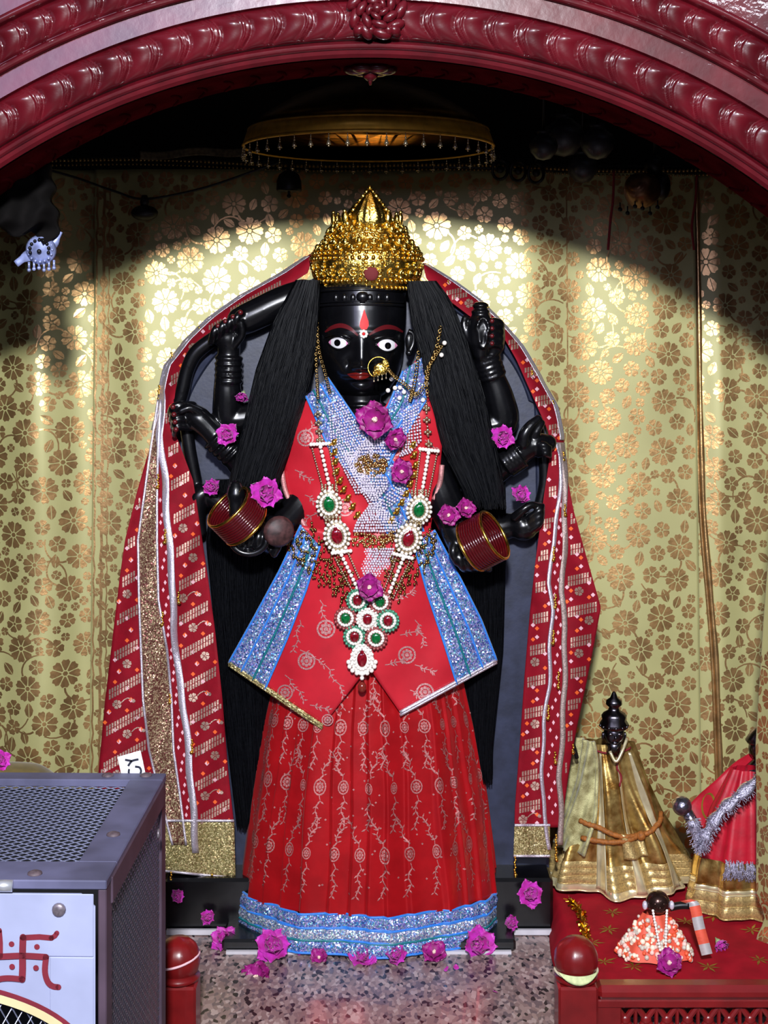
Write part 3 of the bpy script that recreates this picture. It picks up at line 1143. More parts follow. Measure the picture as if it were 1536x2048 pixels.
# painted eyes with domed balls, brows, lips, forehead mark
for ex, ey, w, h, pxx, pyy, tl in ((677, 685.5, 21.5, 12, 674.5, 685.5, 0.06), (774, 690, 22.5, 12.5, 776, 691.5, 0.04)):
    def eye_pt(a, b, off, ex=ex, ey=ey, w=w, h=h, tl=tl):
        # a, b in the unit almond
        k = (1 - abs(a) ** 2.0) ** 0.9
        x = ex + a * w
        y = ey + b * h * k + tl * a * w
        dome = 0.0065 * (1 - a * a) * (1 - 0.75 * b * b)
        q = 0.5 + 0.5 * a
        base = lerp(face_y(ex - w * 1.05, ey), face_y(ex + w * 1.05, ey), q)
        base = min(base, face_y(x, y) + 0.001) - 0.0015
        return P(x, y, base - dome - off)
    m = MB()
    m.grid(lambda u, v: eye_pt(lerp(-1, 1, u), lerp(-1, 1, v), 0.0), 20, 10, 0, thick=0.003)
    eo = m.build('eye', EYEW, statue)
    m = MB()
    pr = 6.4
    vs = [eye_pt((pxx - ex) / w, (pyy - ey) / h, 0.0016)]
    for q in range(20):
        a = 2 * pi * q / 20
        xx = (pxx + pr * cos(a) - ex) / w
        yy = (pyy + pr * 1.05 * sin(a) - tl * xx * w - ey) / h / max(.2, (1 - xx * xx) ** 0.9)
        vs.append(eye_pt(xx, yy, 0.0012))
    m.add(vs, [(0, 1 + q, 1 + (q + 1) % 20) for q in range(20)])
    po = m.build('pupil', EYEB, eo)
    ROOT[eo.name] = ROOT[statue.name]
    for v in po.data.vertices:
        pass
    for sd in (-1, 1):
        m = MB()
        m.grid(lambda u, v: eye_pt(sd * lerp(0.70, 0.985, u), lerp(-.92, .92, v), 0.0007), 5, 4)
        m.build('eye_corner', EYEP, eo)
    m = MB()
    for b in (-1, 1):
        m.tube([eye_pt(lerp(-1.06, 1.06, i / 16) if abs(lerp(-1.06, 1.06, i / 16)) < 1 else (1 if i > 8 else -1), b * 1.12, 0.0008) for i in range(17)], 0.0021, 6)
    m.tube([face(ex + s * (w + 5), ey - 17 + 8 * s * s + tl * s * w, 0.0012) for s in [lerp(-1, 1, i / 12) for i in range(13)]], [0.0010 + 0.0018 * sin(pi * i / 12) for i in range(13)], 7)
    m.build('eyelid', STONE, eo)
for pts in (((650, 664), (664, 655), (682, 651), (700, 657), (716, 671)), ((738, 670), (754, 660), (772, 654), (790, 656), (806, 664))):
    m = MB()
    sp = smooth([(a, b, 0) for a, b in pts], 16)
    S = lambda a, b: face(a, b, 0.0009)
    m.strip(S, [(p.x, p.y) for p in sp], [2 + 7 * sin(pi * min(1, (i + 1) / 17)) for i in range(16)])
    m.build('eyebrow', BROW, statue)
m = MB()
S = lambda a, b: face(a, b, 0.0009)
for k in range(10):
    t0, t1 = k / 10, (k + 1) / 10
    w0 = lambda t: 22 * (1 - (2 * t - 1) ** 2) ** 0.7
    top = lambda t: 748 - 3.5 * sin(pi * t) + 2.0 * exp(-((t - .5) / .1) ** 2)
    bot = lambda t: 748 + 12 * sin(pi * t) ** 0.8
    xl = lambda t: lerp(694, 744, t)
    m.grid(lambda u, v: S(xl(lerp(t0, t1, u)), lerp(top(lerp(t0, t1, u)), bot(lerp(t0, t1, u)), v)), 2, 8)
m.build('lips', LIPS, statue)
m = MB()
S = lambda a, b: face(a, b, 0.0014)
m.decal(S, [(728.5, 618), (724, 632), (720, 644), (719, 652), (722, 658), (728, 660), (734, 658), (737.5, 651), (737, 643), (733, 631)], 0, 3)
m.build('forehead_mark', TILAK, statue)
m = MB()
for k in range(8):
    a = 2 * pi * k / 8
    m.ball(face(727.5 + 6 * cos(a), 668 + 6 * sin(a), 0.002), 0.0033, 7, 5)
m.build('forehead_flower', PEARL, statue)
m = MB()
m.ball(face(727.5, 668, 0.003), 0.003, 8, 6)
m.build('forehead_flower_centre', TILAK, statue)
# dull red nails of the gripping hands
for k in range(4):
    for c, r in ((P(478 - k * 15 + 3, 634 + k * 9 - 9, 0.034), 0.0055), (P(346 + k * 2, 814 + k * 15, 0.032), 0.0055), (P(984, 642 + k * 15, 0.029), 0.0048)):
        m = MB()
        m.ball(c, r, 8, 6)
        m.build('fingernail', BROW, statue)
m = MB()
m.lathe([(0.0, 0), (0.028, 0.001), (0.031, 0.008), (0.024, 0.016), (0.0, 0.018)], P(556, 1062, -0.052), 20, rot=Matrix.Rotation(pi / 2, 3, 'X') @ Matrix.Rotation(0.3, 3, 'Y'))
m.build('palm_disc', mat('worn_red_stone', srgb(66, 40, 40), 0.55, var=0.6, vs=90), statue)

# ------------------------------------------------------------------ hair
def lock(name, Lt, Rt, y0, y1, Yb, bulge, n, root, seed, split=0):
    rng = random.Random(seed)
    m = MB()

    def pt(u, py, lift=0.0):
        px = lerp(interp(Lt, py), interp(Rt, py), u)
        return P(px, py, Yb(py) - bulge * sqrt(max(0, 1 - (2 * u - 1) ** 2)) - lift)
    m.grid(lambda u, v: pt(u, lerp(y0, y1 - 12, v)), 14, 30, 0, thick=0.02)
    for k in range(n):
        u = rng.random()
        w = rng.uniform(0.2, 1) * 0.03
        ph = rng.uniform(0, 6)
        a = y0 + (rng.uniform(0, .5) * (y1 - y0) if rng.random() < .35 else 0)
        b = y1 + rng.uniform(-30, 10)
        q = max(8, int((b - a) / 28))
        lf = rng.uniform(0.0, 0.004)
        pts = []
        for i in range(q + 1):
            py = lerp(a, b, i / q)
            uu = min(1, max(0, u + w * sin(ph + py / 60)))
            pts.append(pt(uu, py, lf))
        m.tube(pts, 0.0009, 4, caps=False)
    return m.build(name, HAIR, root)


wig = thing('hair_wig', 'long black hair wig hanging in front and back locks from under the crown', 'hair', (BX, 0.06, pyZ(980, 0.05)))
lock('front_lock', [(560, 592), (600, 570), (640, 548), (740, 512), (870, 482), (970, 456)], [(560, 640), (600, 640), (700, 632), (780, 617), (880, 590), (950, 564), (980, 556)], 560, 978, lambda y: 0.05 - 0.02 * (y - 560) / 400, 0.035, 520, wig, 1)
lock('front_lock', [(565, 812), (640, 822), (700, 838), (800, 856), (900, 884), (1000, 934)], [(565, 872), (600, 902), (680, 934), (800, 972), (950, 1004), (1010, 1012)], 562, 1010, lambda y: 0.05 - 0.02 * (y - 560) / 400, 0.035, 520, wig, 2)
lock('back_lock', [(950, 430), (1080, 412), (1200, 424), (1400, 444), (1650, 474)], [(950, 600), (1080, 590), (1200, 570), (1650, 560)], 960, 1650, lambda y: 0.10, 0.022, 420, wig, 3)
lock('back_lock', [(950, 880), (1080, 880), (1300, 900), (1500, 920)], [(950, 1010), (1080, 1012), (1300, 1006), (1500, 985)], 960, 1560, lambda y: 0.10, 0.022, 420, wig, 4)
# ------------------------------------------------------------------ cloth helpers in photograph coordinates on real surfaces
def psheet(m, Lp, Rp, Y, nu, nv, mat_=0, thick=0.0015, lift=None):
    """sheet between two pixel polylines; Y(px, py) gives its depth"""
    def S(u, v):
        a, b = polyat(Lp, v), polyat(Rp, v)
        px, py = lerp(a[0], b[0], u), lerp(a[1], b[1], u)
        return P(px, py, Y(px, py) - (lift(u, v) if lift else 0))
    m.grid(S, nu, nv, mat_, thick=thick)
    return S


def ptube(m, pts, Y, r, n=40, mat_=0, k=7, off=0.0):
    sp = smooth([(a, b, 0) for a, b in pts], n)
    m.tube([P(p.x, p.y, Y(p.x, p.y) - off) for p in sp], r, k, mat_)


def tabsheet(m, Lt, Rt, y0, y1, Y, nu, nv, mat_=0, thick=0.0015):
    def S(u, v):
        py = lerp(y0, y1, v)
        px = lerp(interp(Lt, py), interp(Rt, py), u)
        return P(px, py, Y(px, py))
    m.grid(S, nu, nv, mat_, thick=thick)


# ------------------------------------------------------------------ skirt
def sk_a(t):
    return interp([(0, .182), (.25, .212), (.55, .238), (.85, .257), (1, .268)], t)


SKZ0, SKZ1 = pyZ(1330, 0.0), 0.010
SKC = 0.085


def skirt_pt(th, t, off=0.0):
    a = sk_a(t)
    b = lerp(0.088, 0.166, t)
    fr = (31 * th / (2 * pi) + 0.35 * sin(3 * th + .4) + 0.2 * sin(7 * th) + 0.06 * sin(9 * t + 5 * th)) % 1.0
    pl = 0.0105 * ((1 - fr) ** 1.4 if fr > .12 else (fr / .12) * .836) + 0.005 * sin(11 * th + .7)
    pl *= (0.5 + 0.5 * t) * (1 if t < .86 else max(.3, 1 - (t - .86) * 9))
    x = (a + pl + off) * sin(th)
    y = SKC - (b + pl + off) * cos(th)
    z = lerp(SKZ0, SKZ1, t)
    return Vector((BX + 0.001 + x, y, z))


skirt = thing('red_skirt', 'pleated red satin skirt with sequinned blue hem bands worn by the large statue', 'skirt', (BX, SKC, 0.0))
m = MB()
TB = 0.868
m.grid(lambda u, v: skirt_pt(lerp(-pi, pi, u), lerp(0, TB, v)), 620, 40, 0)
SD = lambda th, t: skirt_pt(th, t, 0.0018)
rng = random.Random(5)
# embroidery: hanging twigs with oval medallions, in rows
def twig(m, S, x0, y0, x1, y1, sx_, sy_, mat_, n=7, w=0.0018, l=0.010, rng=rng):
    """stitched stem with short side leaves; sx_, sy_ turn metres into surface units"""
    pts = [(lerp(x0, x1, i / n) + sx_ * 0.004 * sin(i * 1.9), lerp(y0, y1, i / n)) for i in range(n + 1)]
    m.strip(S, pts, w * sx_, mat_)
    dx, dy = (x1 - x0) / sx_, (y1 - y0) / sy_
    L = math.hypot(dx, dy) or 1
    ux, uy = dx / L, dy / L
    for i in range(1, n + 1):
        for sg in (-1, 1):
            a = rng.uniform(0.6, 1.1) * sg
            vx, vy = ux * cos(a) - uy * sin(a), ux * sin(a) + uy * cos(a)
            ll = l * rng.uniform(0.6, 1.1)
            px_, py_ = pts[i]
            q = [(px_, py_), (px_ + sx_ * (vx * .5 - vy * .16) * ll, py_ + sy_ * (vy * .5 + vx * .16) * ll), (px_ + sx_ * vx * ll, py_ + sy_ * vy * ll), (px_ + sx_ * (vx * .5 + vy * .16) * ll, py_ + sy_ * (vy * .5 - vx * .16) * ll)]
            m.decal(S, q, mat_)


def medal(m, S, x, y, r, sx_, sy_, mat_, sq=1.0):
    n = 16
    for k in range(8):
        a = 2 * pi * k / 8
        c = (x + sx_ * r * .48 * cos(a) * sq, y + sy_ * r * .48 * sin(a))
        m.decal(S, [(c[0] + sx_ * r * .2 * cos(q * pi / 3) * sq, c[1] + sy_ * r * .2 * sin(q * pi / 3)) for q in range(6)], mat_)
    ring = [(x + sx_ * r * .92 * cos(2 * pi * q / n) * sq, y + sy_ * r * .92 * sin(2 * pi * q / n)) for q in range(n + 1)]
    vs, fs = [], []
    for q in range(n + 1):
        a = 2 * pi * q / n
        vs.append(S(x + sx_ * r * sq * cos(a), y + sy_ * r * sin(a)))
        vs.append(S(x + sx_ * r * .8 * sq * cos(a), y + sy_ * r * .8 * sin(a)))
    m.add(vs, [(2 * q, 2 * q + 1, 2 * q + 3, 2 * q + 2) for q in range(n)], mat_)
    m.decal(S, [(x + sx_ * r * .24 * cos(q * pi / 4) * sq, y + sy_ * r * .24 * sin(q * pi / 4)) for q in range(8)], mat_)


SL = SKZ0 - SKZ1
for row, t in enumerate((0.22, 0.43, 0.66)):
    nn = 13
    for k in range(nn):
        th = lerp(-1.35, 1.35, (k + (0.5 if row % 2 else 0.15)) / nn) + rng.uniform(-.02, .02)
        a = sk_a(t)
        sx_, sy_ = 1 / a, -1 / SL
        medal(m, SD, th, t, rng.choice((0.0115, 0.014, 0.0165)), sx_, sy_, 1, rng.choice((0.6, 0.75, 0.95)))
        twig(m, SD, th, t + 0.03, th + rng.uniform(-.03, .03), t + 0.14, sx_, sy_, 1, 6)
        twig(m, SD, th - 0.01, t - 0.025, th + rng.choice((-.09, .09)), t - 0.12, sx_, sy_, 1, 6)
for k in range(9):
    th = lerp(-1.3, 1.3, k / 8) + 0.05
    twig(m, SD, th, 0.02, th, 0.15, 1 / .2, -1 / SL, 1, 7)
for k in range(220):
    th, t = rng.uniform(-1.4, 1.4), rng.uniform(0.02, 0.8)
    m.decal(SD, [(th + 0.0022 / .22 * cos(q * pi / 2), t + 0.0022 / SL * sin(q * pi / 2)) for q in range(4)], 1)
m.build('skirt_panel', [REDSAT, EMBROIDS], skirt)
for k in range(3):
    m = MB()
    t0, t1 = TB + 0.0445 * k - 0.002, TB + 0.0445 * (k + 1) + 0.003
    f = lambda u, v: skirt_pt(lerp(-pi, pi, u), lerp(t0, t1, v), 0.003 - 0.0008 * k + 0.004 * sin(pi * v) + 0.006 * sin(8 * lerp(-pi, pi, u) + .3 * k))
    m.grid(f, 240, 8, 0)
    for tt, mt in ((0, 1), (1, 2 if k == 1 else 1)):
        m.tube([f(i / 240, tt) for i in range(241)], 0.0026, 6, mt)
    m.build('hem_band', [SEQW if k == 1 else SEQ, BLUE, TEAL], skirt)

# ------------------------------------------------------------------ jacket
jacket = thing('red_jacket', 'red embroidered wrap jacket with wide blue sequin borders and pointed flaps on the statue', 'jacket', (BX, 0.0, pyZ(1450, 0)))
JY = lambda px, py: front_y(px, py, 1.16) - 0.010 + 0.002 * sin(px / 17 + py / 23) + 0.0025 * sin(px / 31 - py / 19)


def flap_y(px, py):
    base = -0.030 + 0.095 * ((px - 742) / 290) ** 2 + 0.003 * sin(px / 23 + py / 60)
    k = min(1, max(0, (py - 1040) / 90))
    return lerp(min(base, JY(px, py)), base, k)


m = MB()
tabsheet(m, [(770, 640), (800, 612), (830, 600), (880, 577), (920, 568), (960, 570), (1000, 577), (1050, 594), (1090, 575), (1150, 563)], [(770, 652), (800, 680), (835, 712), (870, 748), (1150, 748)], 770, 1150, JY, 24, 40)
SJ = lambda px, py: P(px, py, JY(px, py) - 0.0014)
for x0, y0, x1, y1 in ((600, 880, 625, 850), (590, 940, 620, 960), (610, 990, 640, 1010), (640, 1020, 600, 1050), (680, 1040, 700, 1090)):
    twig(m, SJ, x0, y0, x1, y1, 1000, 1000, 1, 5)
medal(m, SJ, 611, 876, 0.017, 1000, 1000, 1)
medal(m, SJ, 690, 1015, 0.018, 1000, 1000, 1)
m.build('bodice_panel', [REDJ, EMBROID], jacket)
m = MB()
tabsheet(m, [(715, 835), (760, 805), (800, 778), (835, 757), (870, 742), (1180, 742)], [(720, 844), (800, 859), (850, 876), (880, 885), (930, 881), (1000, 869), (1060, 861), (1100, 880), (1180, 915)], 720, 1180, JY, 24, 40)
for x0, y0, x1, y1 in ((850, 880, 870, 900), (800, 1040, 830, 1090), (780, 930, 800, 900)):
    twig(m, SJ, x0, y0, x1, y1, 1000, 1000, 1, 5)
m.build('bodice_panel', [REDJ, EMBROID], jacket)
# sleeve edge with pale piping
for pts in (((562, 932), (572, 985), (596, 1028), (612, 1056)), ((884, 930), (880, 965), (868, 1000))):
    m = MB()
    ptube(m, pts, JY, 0.0055, 24, 0, 8, 0.004)
    m.build('sleeve_piping', EMBROID, jacket)
# flaps
flaps = ((((602, 1050), (560, 1140), (510, 1232), (458, 1325)), ((748, 1080), (746, 1180), (736, 1335), (645, 1452)), ((640, 1092), (612, 1180), (575, 1275), (530, 1378))),
         (((868, 1060), (922, 1160), (962, 1240), (993, 1320)), ((742, 1080), (744, 1180), (738, 1335), (800, 1425)), ((828, 1090), (856, 1190), (888, 1285), (914, 1368))))
for fi, (Lp, Rp, Bp) in enumerate(flaps):
    m = MB()
    psheet(m, Lp, Rp, flap_y, 30, 34, 0, 0.002)
    SF = lambda px, py: P(px, py, flap_y(px, py) - 0.0012)
    if fi == 0:
        tw = ((640, 1200, 655, 1260), (600, 1300, 650, 1330), (650, 1330, 690, 1390), (570, 1350, 610, 1400), (620, 1410, 660, 1420), (600, 1240, 590, 1300))
        md = ((652, 1258, .019), (613, 1322, .018), (570, 1385, .016), (655, 1440, .012))
    else:
        tw = ((790, 1200, 830, 1180), (830, 1240, 850, 1290), (770, 1330, 810, 1320), (830, 1330, 870, 1345), (820, 1380, 850, 1400), (800, 1270, 840, 1260))
        md = ((814, 1310, .018), (850, 1384, .018), (770, 1260, .012))
    for a, b, c, d in tw:
        twig(m, SF, a, b, c, d, 1000, 1000, 1, 6)
    for a, b, r in md:
        medal(m, SF, a, b, r, 1000, 1000, 1)
    m.build('flap', [REDJ, EMBROID], jacket)
    m = MB()
    yb = lambda px, py: flap_y(px, py) - 0.003
    S = psheet(m, Lp, Bp, yb, 16, 40, 0, 0.001, lambda u, v: 0.002 * sin(3 * pi * u) ** 2)
    for q, mt in ((0, 1), (.34, 1), (.66, 2), (1, 1)):
        m.tube([S(q, i / 40) + Vector((0, -0.0014, 0)) for i in range(41)], 0.0024, 6, mt)
    m.build('sequin_border', [SEQ, BLUE, TEAL], jacket)
    m = MB()
    e0, e1 = Vector(Lp[-1]), Vector(Rp[-1])
    for dz, r in ((0, 0.0042), (5, 0.0034)):
        m.tube([P(lerp(e0[0], e1[0], i / 20), lerp(e0[1], e1[1], i / 20) + dz, flap_y(lerp(e0[0], e1[0], i / 20), lerp(e0[1], e1[1], i / 20)) - 0.002) for i in range(21)], r, 8)
    m.build('hem_piping', LACE if fi else GOTAG, jacket)
# blue bands of the crossed neckline
for Lp, Rp, mt in ((((612, 792), (660, 900), (740, 990), (790, 1100)), ((655, 755), (712, 838), (800, 940), (856, 1085)), SEQ),
                   (((806, 742), (775, 815), (728, 880), (700, 930)), ((848, 712), (852, 800), (790, 905), (748, 985)), SEQ)):
    m = MB()
    S = psheet(m, Lp, Rp, lambda a, b: JY(a, b) - (0.003 if Lp[0][0] < 700 else 0.0045), 14, 40, 0, 0.001, lambda u, v: 0.0015 * sin(3 * pi * u) ** 2)
    for q, k in ((0, 1), (.34, 2), (.66, 1), (1, 1)):
        m.tube([S(q, i / 40) + Vector((0, -0.0012, 0)) for i in range(41)], 0.0022, 6, k)
    m.build('sequin_border', [mt, BLUE, TEAL], jacket)

# ------------------------------------------------------------------ veil
veil = thing('red_veil', 'long red embroidered veil with silver lace falling from the gold crown on both sides', 'veil', (BX, 0.1, 0.05))
VLL = [(508, 620), (545, 560), (590, 480), (635, 418), (680, 368), (730, 330), (790, 318), (850, 306), (900, 298), (980, 275), (1080, 250), (1150, 240), (1300, 222), (1400, 210), (1530, 198), (1650, 190), (1745, 186)]
VLR = [(508, 624), (545, 617), (590, 545), (625, 472), (690, 402), (760, 370), (800, 347), (870, 352), (960, 386), (1050, 400), (1150, 415), (1260, 430), (1400, 445), (1540, 456), (1650, 468), (1745, 471)]
VRL = [(525, 845), (559, 853), (601, 898), (633, 940), (669, 1004), (720, 1033), (808, 1072), (862, 1096), (898, 1102), (943, 1095), (991, 1088), (1062, 1079), (1122, 1071), (1222, 1060), (1352, 1049), (1482, 1040), (1612, 1030), (1715, 1027)]
VRR = [(525, 850), (560, 905), (600, 962), (640, 1003), (690, 1043), (750, 1082), (810, 1112), (870, 1127), (950, 1134), (1020, 1147), (1110, 1172), (1215, 1202), (1300, 1186), (1380, 1170), (1450, 1155), (1530, 1140), (1600, 1130), (1715, 1124)]


def veil_y(Lt, Rt, inner_right, px, py):
    L, R = interp(Lt, py), interp(Rt, py)
    u = min(1, max(0, (px - L) / max(4, R - L)))
    if not inner_right:
        u = 1 - u
    w = max(4, R - L)
    fold = 0.010 * sin(u * w / 26 + py / 160) + 0.004 * sin(u * w / 11 + py / 90)
    fold *= min(1, max(0, (py - 780) / 200))
    wrap = 0.05 * (1 - u) ** 2 * (1 if py < 820 else max(0.25, 1 - (py - 820) / 250))
    front = lerp(0.098, 0.060, min(1, max(0, (py - 500) / 600)))
    return front + wrap + fold


YVL = lambda px, py: veil_y(VLL, VLR, True, px, py)
YVR = lambda px, py: veil_y(VRL, VRR, False, px, py)


def veil_motifs(m, S, Lt, Rt, y0, y1, slope, step, rng, skip=None):
    inside = lambda x, y: interp(Lt, y) + 4 < x < interp(Rt, y) - 4 and y0 < y < y1 and not (skip and skip(x, y))
    # ladders of metallic stitches in slanting bars
    k = -12
    while y0 + k * step < y1 + 400:
        yb_ = y0 + k * step
        x = 180.0
        while x < 1230:
            for r_ in range(2):
                y = yb_ + (x - (180 if x < 700 else 1000)) * slope + r_ * 11
                if inside(x, y) and inside(x + 3, y + 9):
                    m.decal(S, [(x, y), (x + 3.5, y - 1), (x + 3.5, y + 8.5), (x, y + 9.5)], 1)
            x += 5.4
        # flowers, tendrils, dye dots between the bars
        x = 190.0 + (k % 2) * 20
        while x < 1230:
            y = yb_ + step * 0.55 + (x - (180 if x < 700 else 1000)) * slope
            if inside(x, y) and inside(x + 9, y) and inside(x - 9, y):
                flower(m, S, x, y, 9.5, 5, rng.uniform(0, 6), 1)
                pts = [(x + 9 + 6 * i, y - 4 - 9 * sin(i * .7)) for i in range(5)]
                if all(inside(*p) for p in pts):
                    m.strip(S, pts, 2, 1)
                    m.decal(S, [(pts[-1][0] + 4 * cos(q), pts[-1][1] + 4 * sin(q)) for q in range(6)], 1)
            for dx, dy, mt in ((20, 12, 2), (-16, 16, 3), (28, -10, 2), (-24, -8, 3)):
                xx, yy = x + dx, y + dy
                if inside(xx, yy):
                    m.decal(S, [(xx + 4.6, yy), (xx, yy + 4.6), (xx - 4.6, yy), (xx, yy - 4.6)], mt)
            x += 44
        k += 1


def bandhani(m, S, At, Bt, y0, y1):
    y = y0
    i = 0
    while y < y1:
        a, b = interp(At, y), interp(Bt, y)
        for f in ((0.35,), (0.7,), (0.5,))[i % 3]:
            x = lerp(a, b, f)
            if b - a > 10:
                m.decal(S, [(x + 3, y), (x, y + 5), (x - 3, y), (x, y - 5)], 3)
        y += 15
        i += 1


LACE1 = [(510, 619), (545, 566), (590, 486), (635, 424), (680, 374), (730, 337), (790, 324), (870, 319), (950, 329), (1050, 335), (1150, 344), (1250, 347), (1350, 357), (1450, 372), (1550, 380), (1640, 388), (1706, 392)]
GBL = [(800, 316), (900, 301), (1000, 287), (1080, 276), (1200, 278), (1300, 282), (1400, 286), (1500, 298), (1600, 322), (1690, 345)]
GBR = [(800, 321), (900, 316), (1000, 314), (1080, 314), (1200, 317), (1300, 334), (1400, 343), (1500, 347), (1600, 361), (1690, 372)]
rng = random.Random(21)
m = MB()
tabsheet(m, VLL, VLR, 508, 1660, YVL, 34, 150)
S = lambda a, b: P(a, b, YVL(a, b) - 0.0013)
sk = lambda x, y: (interp(LACE1, y) - 9 < x < interp(LACE1, y) + 9) or (y > 800 and interp(GBL, y) - 3 < x < interp(LACE1, y))
veil_motifs(m, S, VLL, VLR, 560, 1650, -0.55, 70, rng, sk)
bandhani(m, S, GBR, LACE1, 1000, 1640)
m.build('veil_panel', [REDVEIL, EMBGOLD, ORANGE, WHITEDYE], veil)
m = MB()
tabsheet(m, VRL, VRR, 526, 1655, YVR, 34, 150)
S = lambda a, b: P(a, b, YVR(a, b) - 0.0013)
LC1 = [(860, 1110), (911, 1122), (1000, 1119), (1111, 1103), (1167, 1099), (1222, 1105), (1297, 1100), (1371, 1099), (1445, 1088), (1538, 1084), (1630, 1088), (1700, 1100)]
LC2 = [(860, 1124), (930, 1129), (1000, 1130), (1111, 1129), (1185, 1123), (1260, 1130), (1371, 1129), (1463, 1125), (1556, 1119), (1630, 1122), (1690, 1122)]
sk = lambda x, y: y > 880 and interp(LC1, y) - 5 < x < interp(LC2, y) + 8
veil_motifs(m, S, VRL, VRR, 560, 1650, -0.20, 62, rng, sk)
bandhani(m, S, LC1, LC2, 1010, 1640)
m.build('veil_panel', [REDVEIL, EMBGOLD, ORANGE, WHITEDYE], veil)


def lace(tab, y0, y1, w, Y, mt, name='lace_trim', off=0.004, wob=1.5):
    m = MB()
    n = 110

    def S(u, v):
        py = lerp(y0, y1, v)
        px = interp(tab, py) + (u - 0.5) * (w(py) if callable(w) else w) + wob * sin(py / 21)
        return P(px, py, Y(px, py) - off - 0.002 * sin(pi * u) - 0.0008 * (int(v * n) % 2))
    m.grid(S, 4, n, 0, thick=0.002)
    return m.build(name, mt, veil)


lace(LACE1, 512, 1706, lambda y: 9 if y < 790 else 14, YVL, LACE)
OUT1 = [(y, x + 1) for y, x in VLL]
lace(OUT1, 512, 860, 7, YVL, LACE)
lace(LC1, 885, 1700, 8, YVR, LACE)
lace(LC2, 885, 1690, 11, YVR, mat('brown_lace', srgb(176, 156, 150), 0.4, metal=0.6, var=0.3, vs=300, bump=0.6, bs=600))
OUT2 = [(y, x - 2) for y, x in VRR]
lace(OUT2, 528, 880, 9, YVR, LACE)
m = MB()
tabsheet(m, GBL, GBR, 800, 1690, lambda a, b: YVL(a, b) - 0.004, 8, 100)
for tab, k in ((GBL, 1), (GBR, 1)):
    m.tube([P(interp(tab, y), y, YVL(interp(tab, y), y) - 0.006) for y in range(800, 1691, 10)], 0.0028, 6, 1)
m.build('embroidered_band', [GOTA, LACE], veil)
for Lt, Rt, y0, y1, Y in ((VLL, VLR, 1655, 1742, YVL), (VRL, VRR, 1650, 1712, YVR)):
    m = MB()
    sl = (lambda px: 0) if Y is YVR else (lambda px: (px - 330) * 0.10)
    def S(u, v):
        py = lerp(y0, y1, v)
        a, b = interp(Lt, py), interp(Rt, py)
        if Y is YVR:
            b = 1100
        px = lerp(a, b, u)
        return P(px, py + sl(px) * v - (14 * (1 - v) if Y is YVL else 0), Y(px, py) - 0.003)
    m.grid(S, 30, 14, 0, thick=0.002)
    m.tube([S(i / 30, 1) for i in range(31)], 0.003, 6, 1)
    m.tube([S(i / 30, 0) + Vector((0, -.001, 0)) for i in range(31)], 0.003, 6, 1)
    m.build('gold_hem', [GOTAG, LACE], veil)
# little bead tassels sewn along the edges
TS = [(546, 592, 34, YVL), (476, 612, 34, YVL), (398, 655, 26, YVL), (343, 706, 38, YVL), (318, 772, 36, YVL), (316, 950, 30, YVL), (330, 1060, 34, YVL), (325, 1225, 30, YVL), (357, 1185, 28, YVL), (340, 1390, 24, YVL), (384, 1480, 30, YVL), (424, 1750, 34, YVL), (342, 1745, 24, YVL),
      (896, 562, 34, YVR), (975, 610, 16, YVR), (1064, 742, 22, YVR), (1106, 802, 20, YVR), (1127, 905, 24, YVR), (1130, 1010, 26, YVR), (1108, 1095, 34, YVR), (1111, 1190, 30, YVR), (1107, 1262, 30, YVR), (1117, 1345, 36, YVR), (1097, 1412, 34, YVR), (1110, 1505, 26, YVR), (1112, 1670, 55, YVR), (1030, 1715, 40, YVR), (1146, 1490, 20, YVR)]
for px, py, l, Y in TS:
    m = MB()
    for q in range(max(3, l // 5)):
        m.ball(P(px + 1.2 * sin(q * 2.1), py + q * 5, Y(px, min(py, 1700)) - 0.008), 0.0026 if q < l // 5 - 1 else 0.0042, 7, 5)
    m.tube([P(px, py, Y(px, min(py, 1700)) - 0.008), P(px, py + l - 6, Y(px, min(py, 1700)) - 0.008)], 0.001, 5)
    m.build('bead_tassel', GOLD, veil)
GREENRIM = mat('green_enamel_rim', srgb(90, 160, 130), 0.25, metal=0.4)
REDRIM = mat('red_enamel_rim', srgb(170, 90, 90), 0.25, metal=0.4)
# ------------------------------------------------------------------ crown
crown = thing('gold_diadem', 'tall embossed gold crown with a red dot and lotus bud tip on the statue', 'crown', (-0.035, 0.08, pyZ(578, 0)))
CRX, CRY = -0.035, 0.085
CPROF = [(579, 92), (572, 98), (560, 104), (545, 109), (530, 113), (515, 114), (503, 110), (490, 98), (478, 88), (468, 84), (455, 78), (446, 68), (440, 66), (432, 56), (424, 46), (415, 38), (405, 29), (395, 18), (385, 9), (376, 3)]


def crown_r(py):
    return interp([(a, b) for a, b in CPROF[::-1]], py) * 0.001


def crown_pt(th, py, off=0.0):
    r = crown_r(py) + off
    return Vector((CRX + r * sin(th), CRY - r * 0.85 * cos(th), pyZ(py, 0.01)))


m = MB()
m.grid(lambda u, v: crown_pt(lerp(-pi, pi, u), lerp(579, 376, v)), 90, 90)
m.build('crown_shell', GOLDB, crown)
rng = random.Random(3)
for py, n, r in ((576, 56, 0.0042), (562, 50, 0.0048), (516, 52, 0.0044), (505, 50, 0.0040), (470, 40, 0.0036), (441, 30, 0.0036)):
    m = MB()
    for k in range(n):
        th = 2 * pi * k / n
        m.ball(crown_pt(th, py, 0.001), r, 8, 6, s=(1, 1, 1.15))
    m.build('bead_row', GOLD, crown)
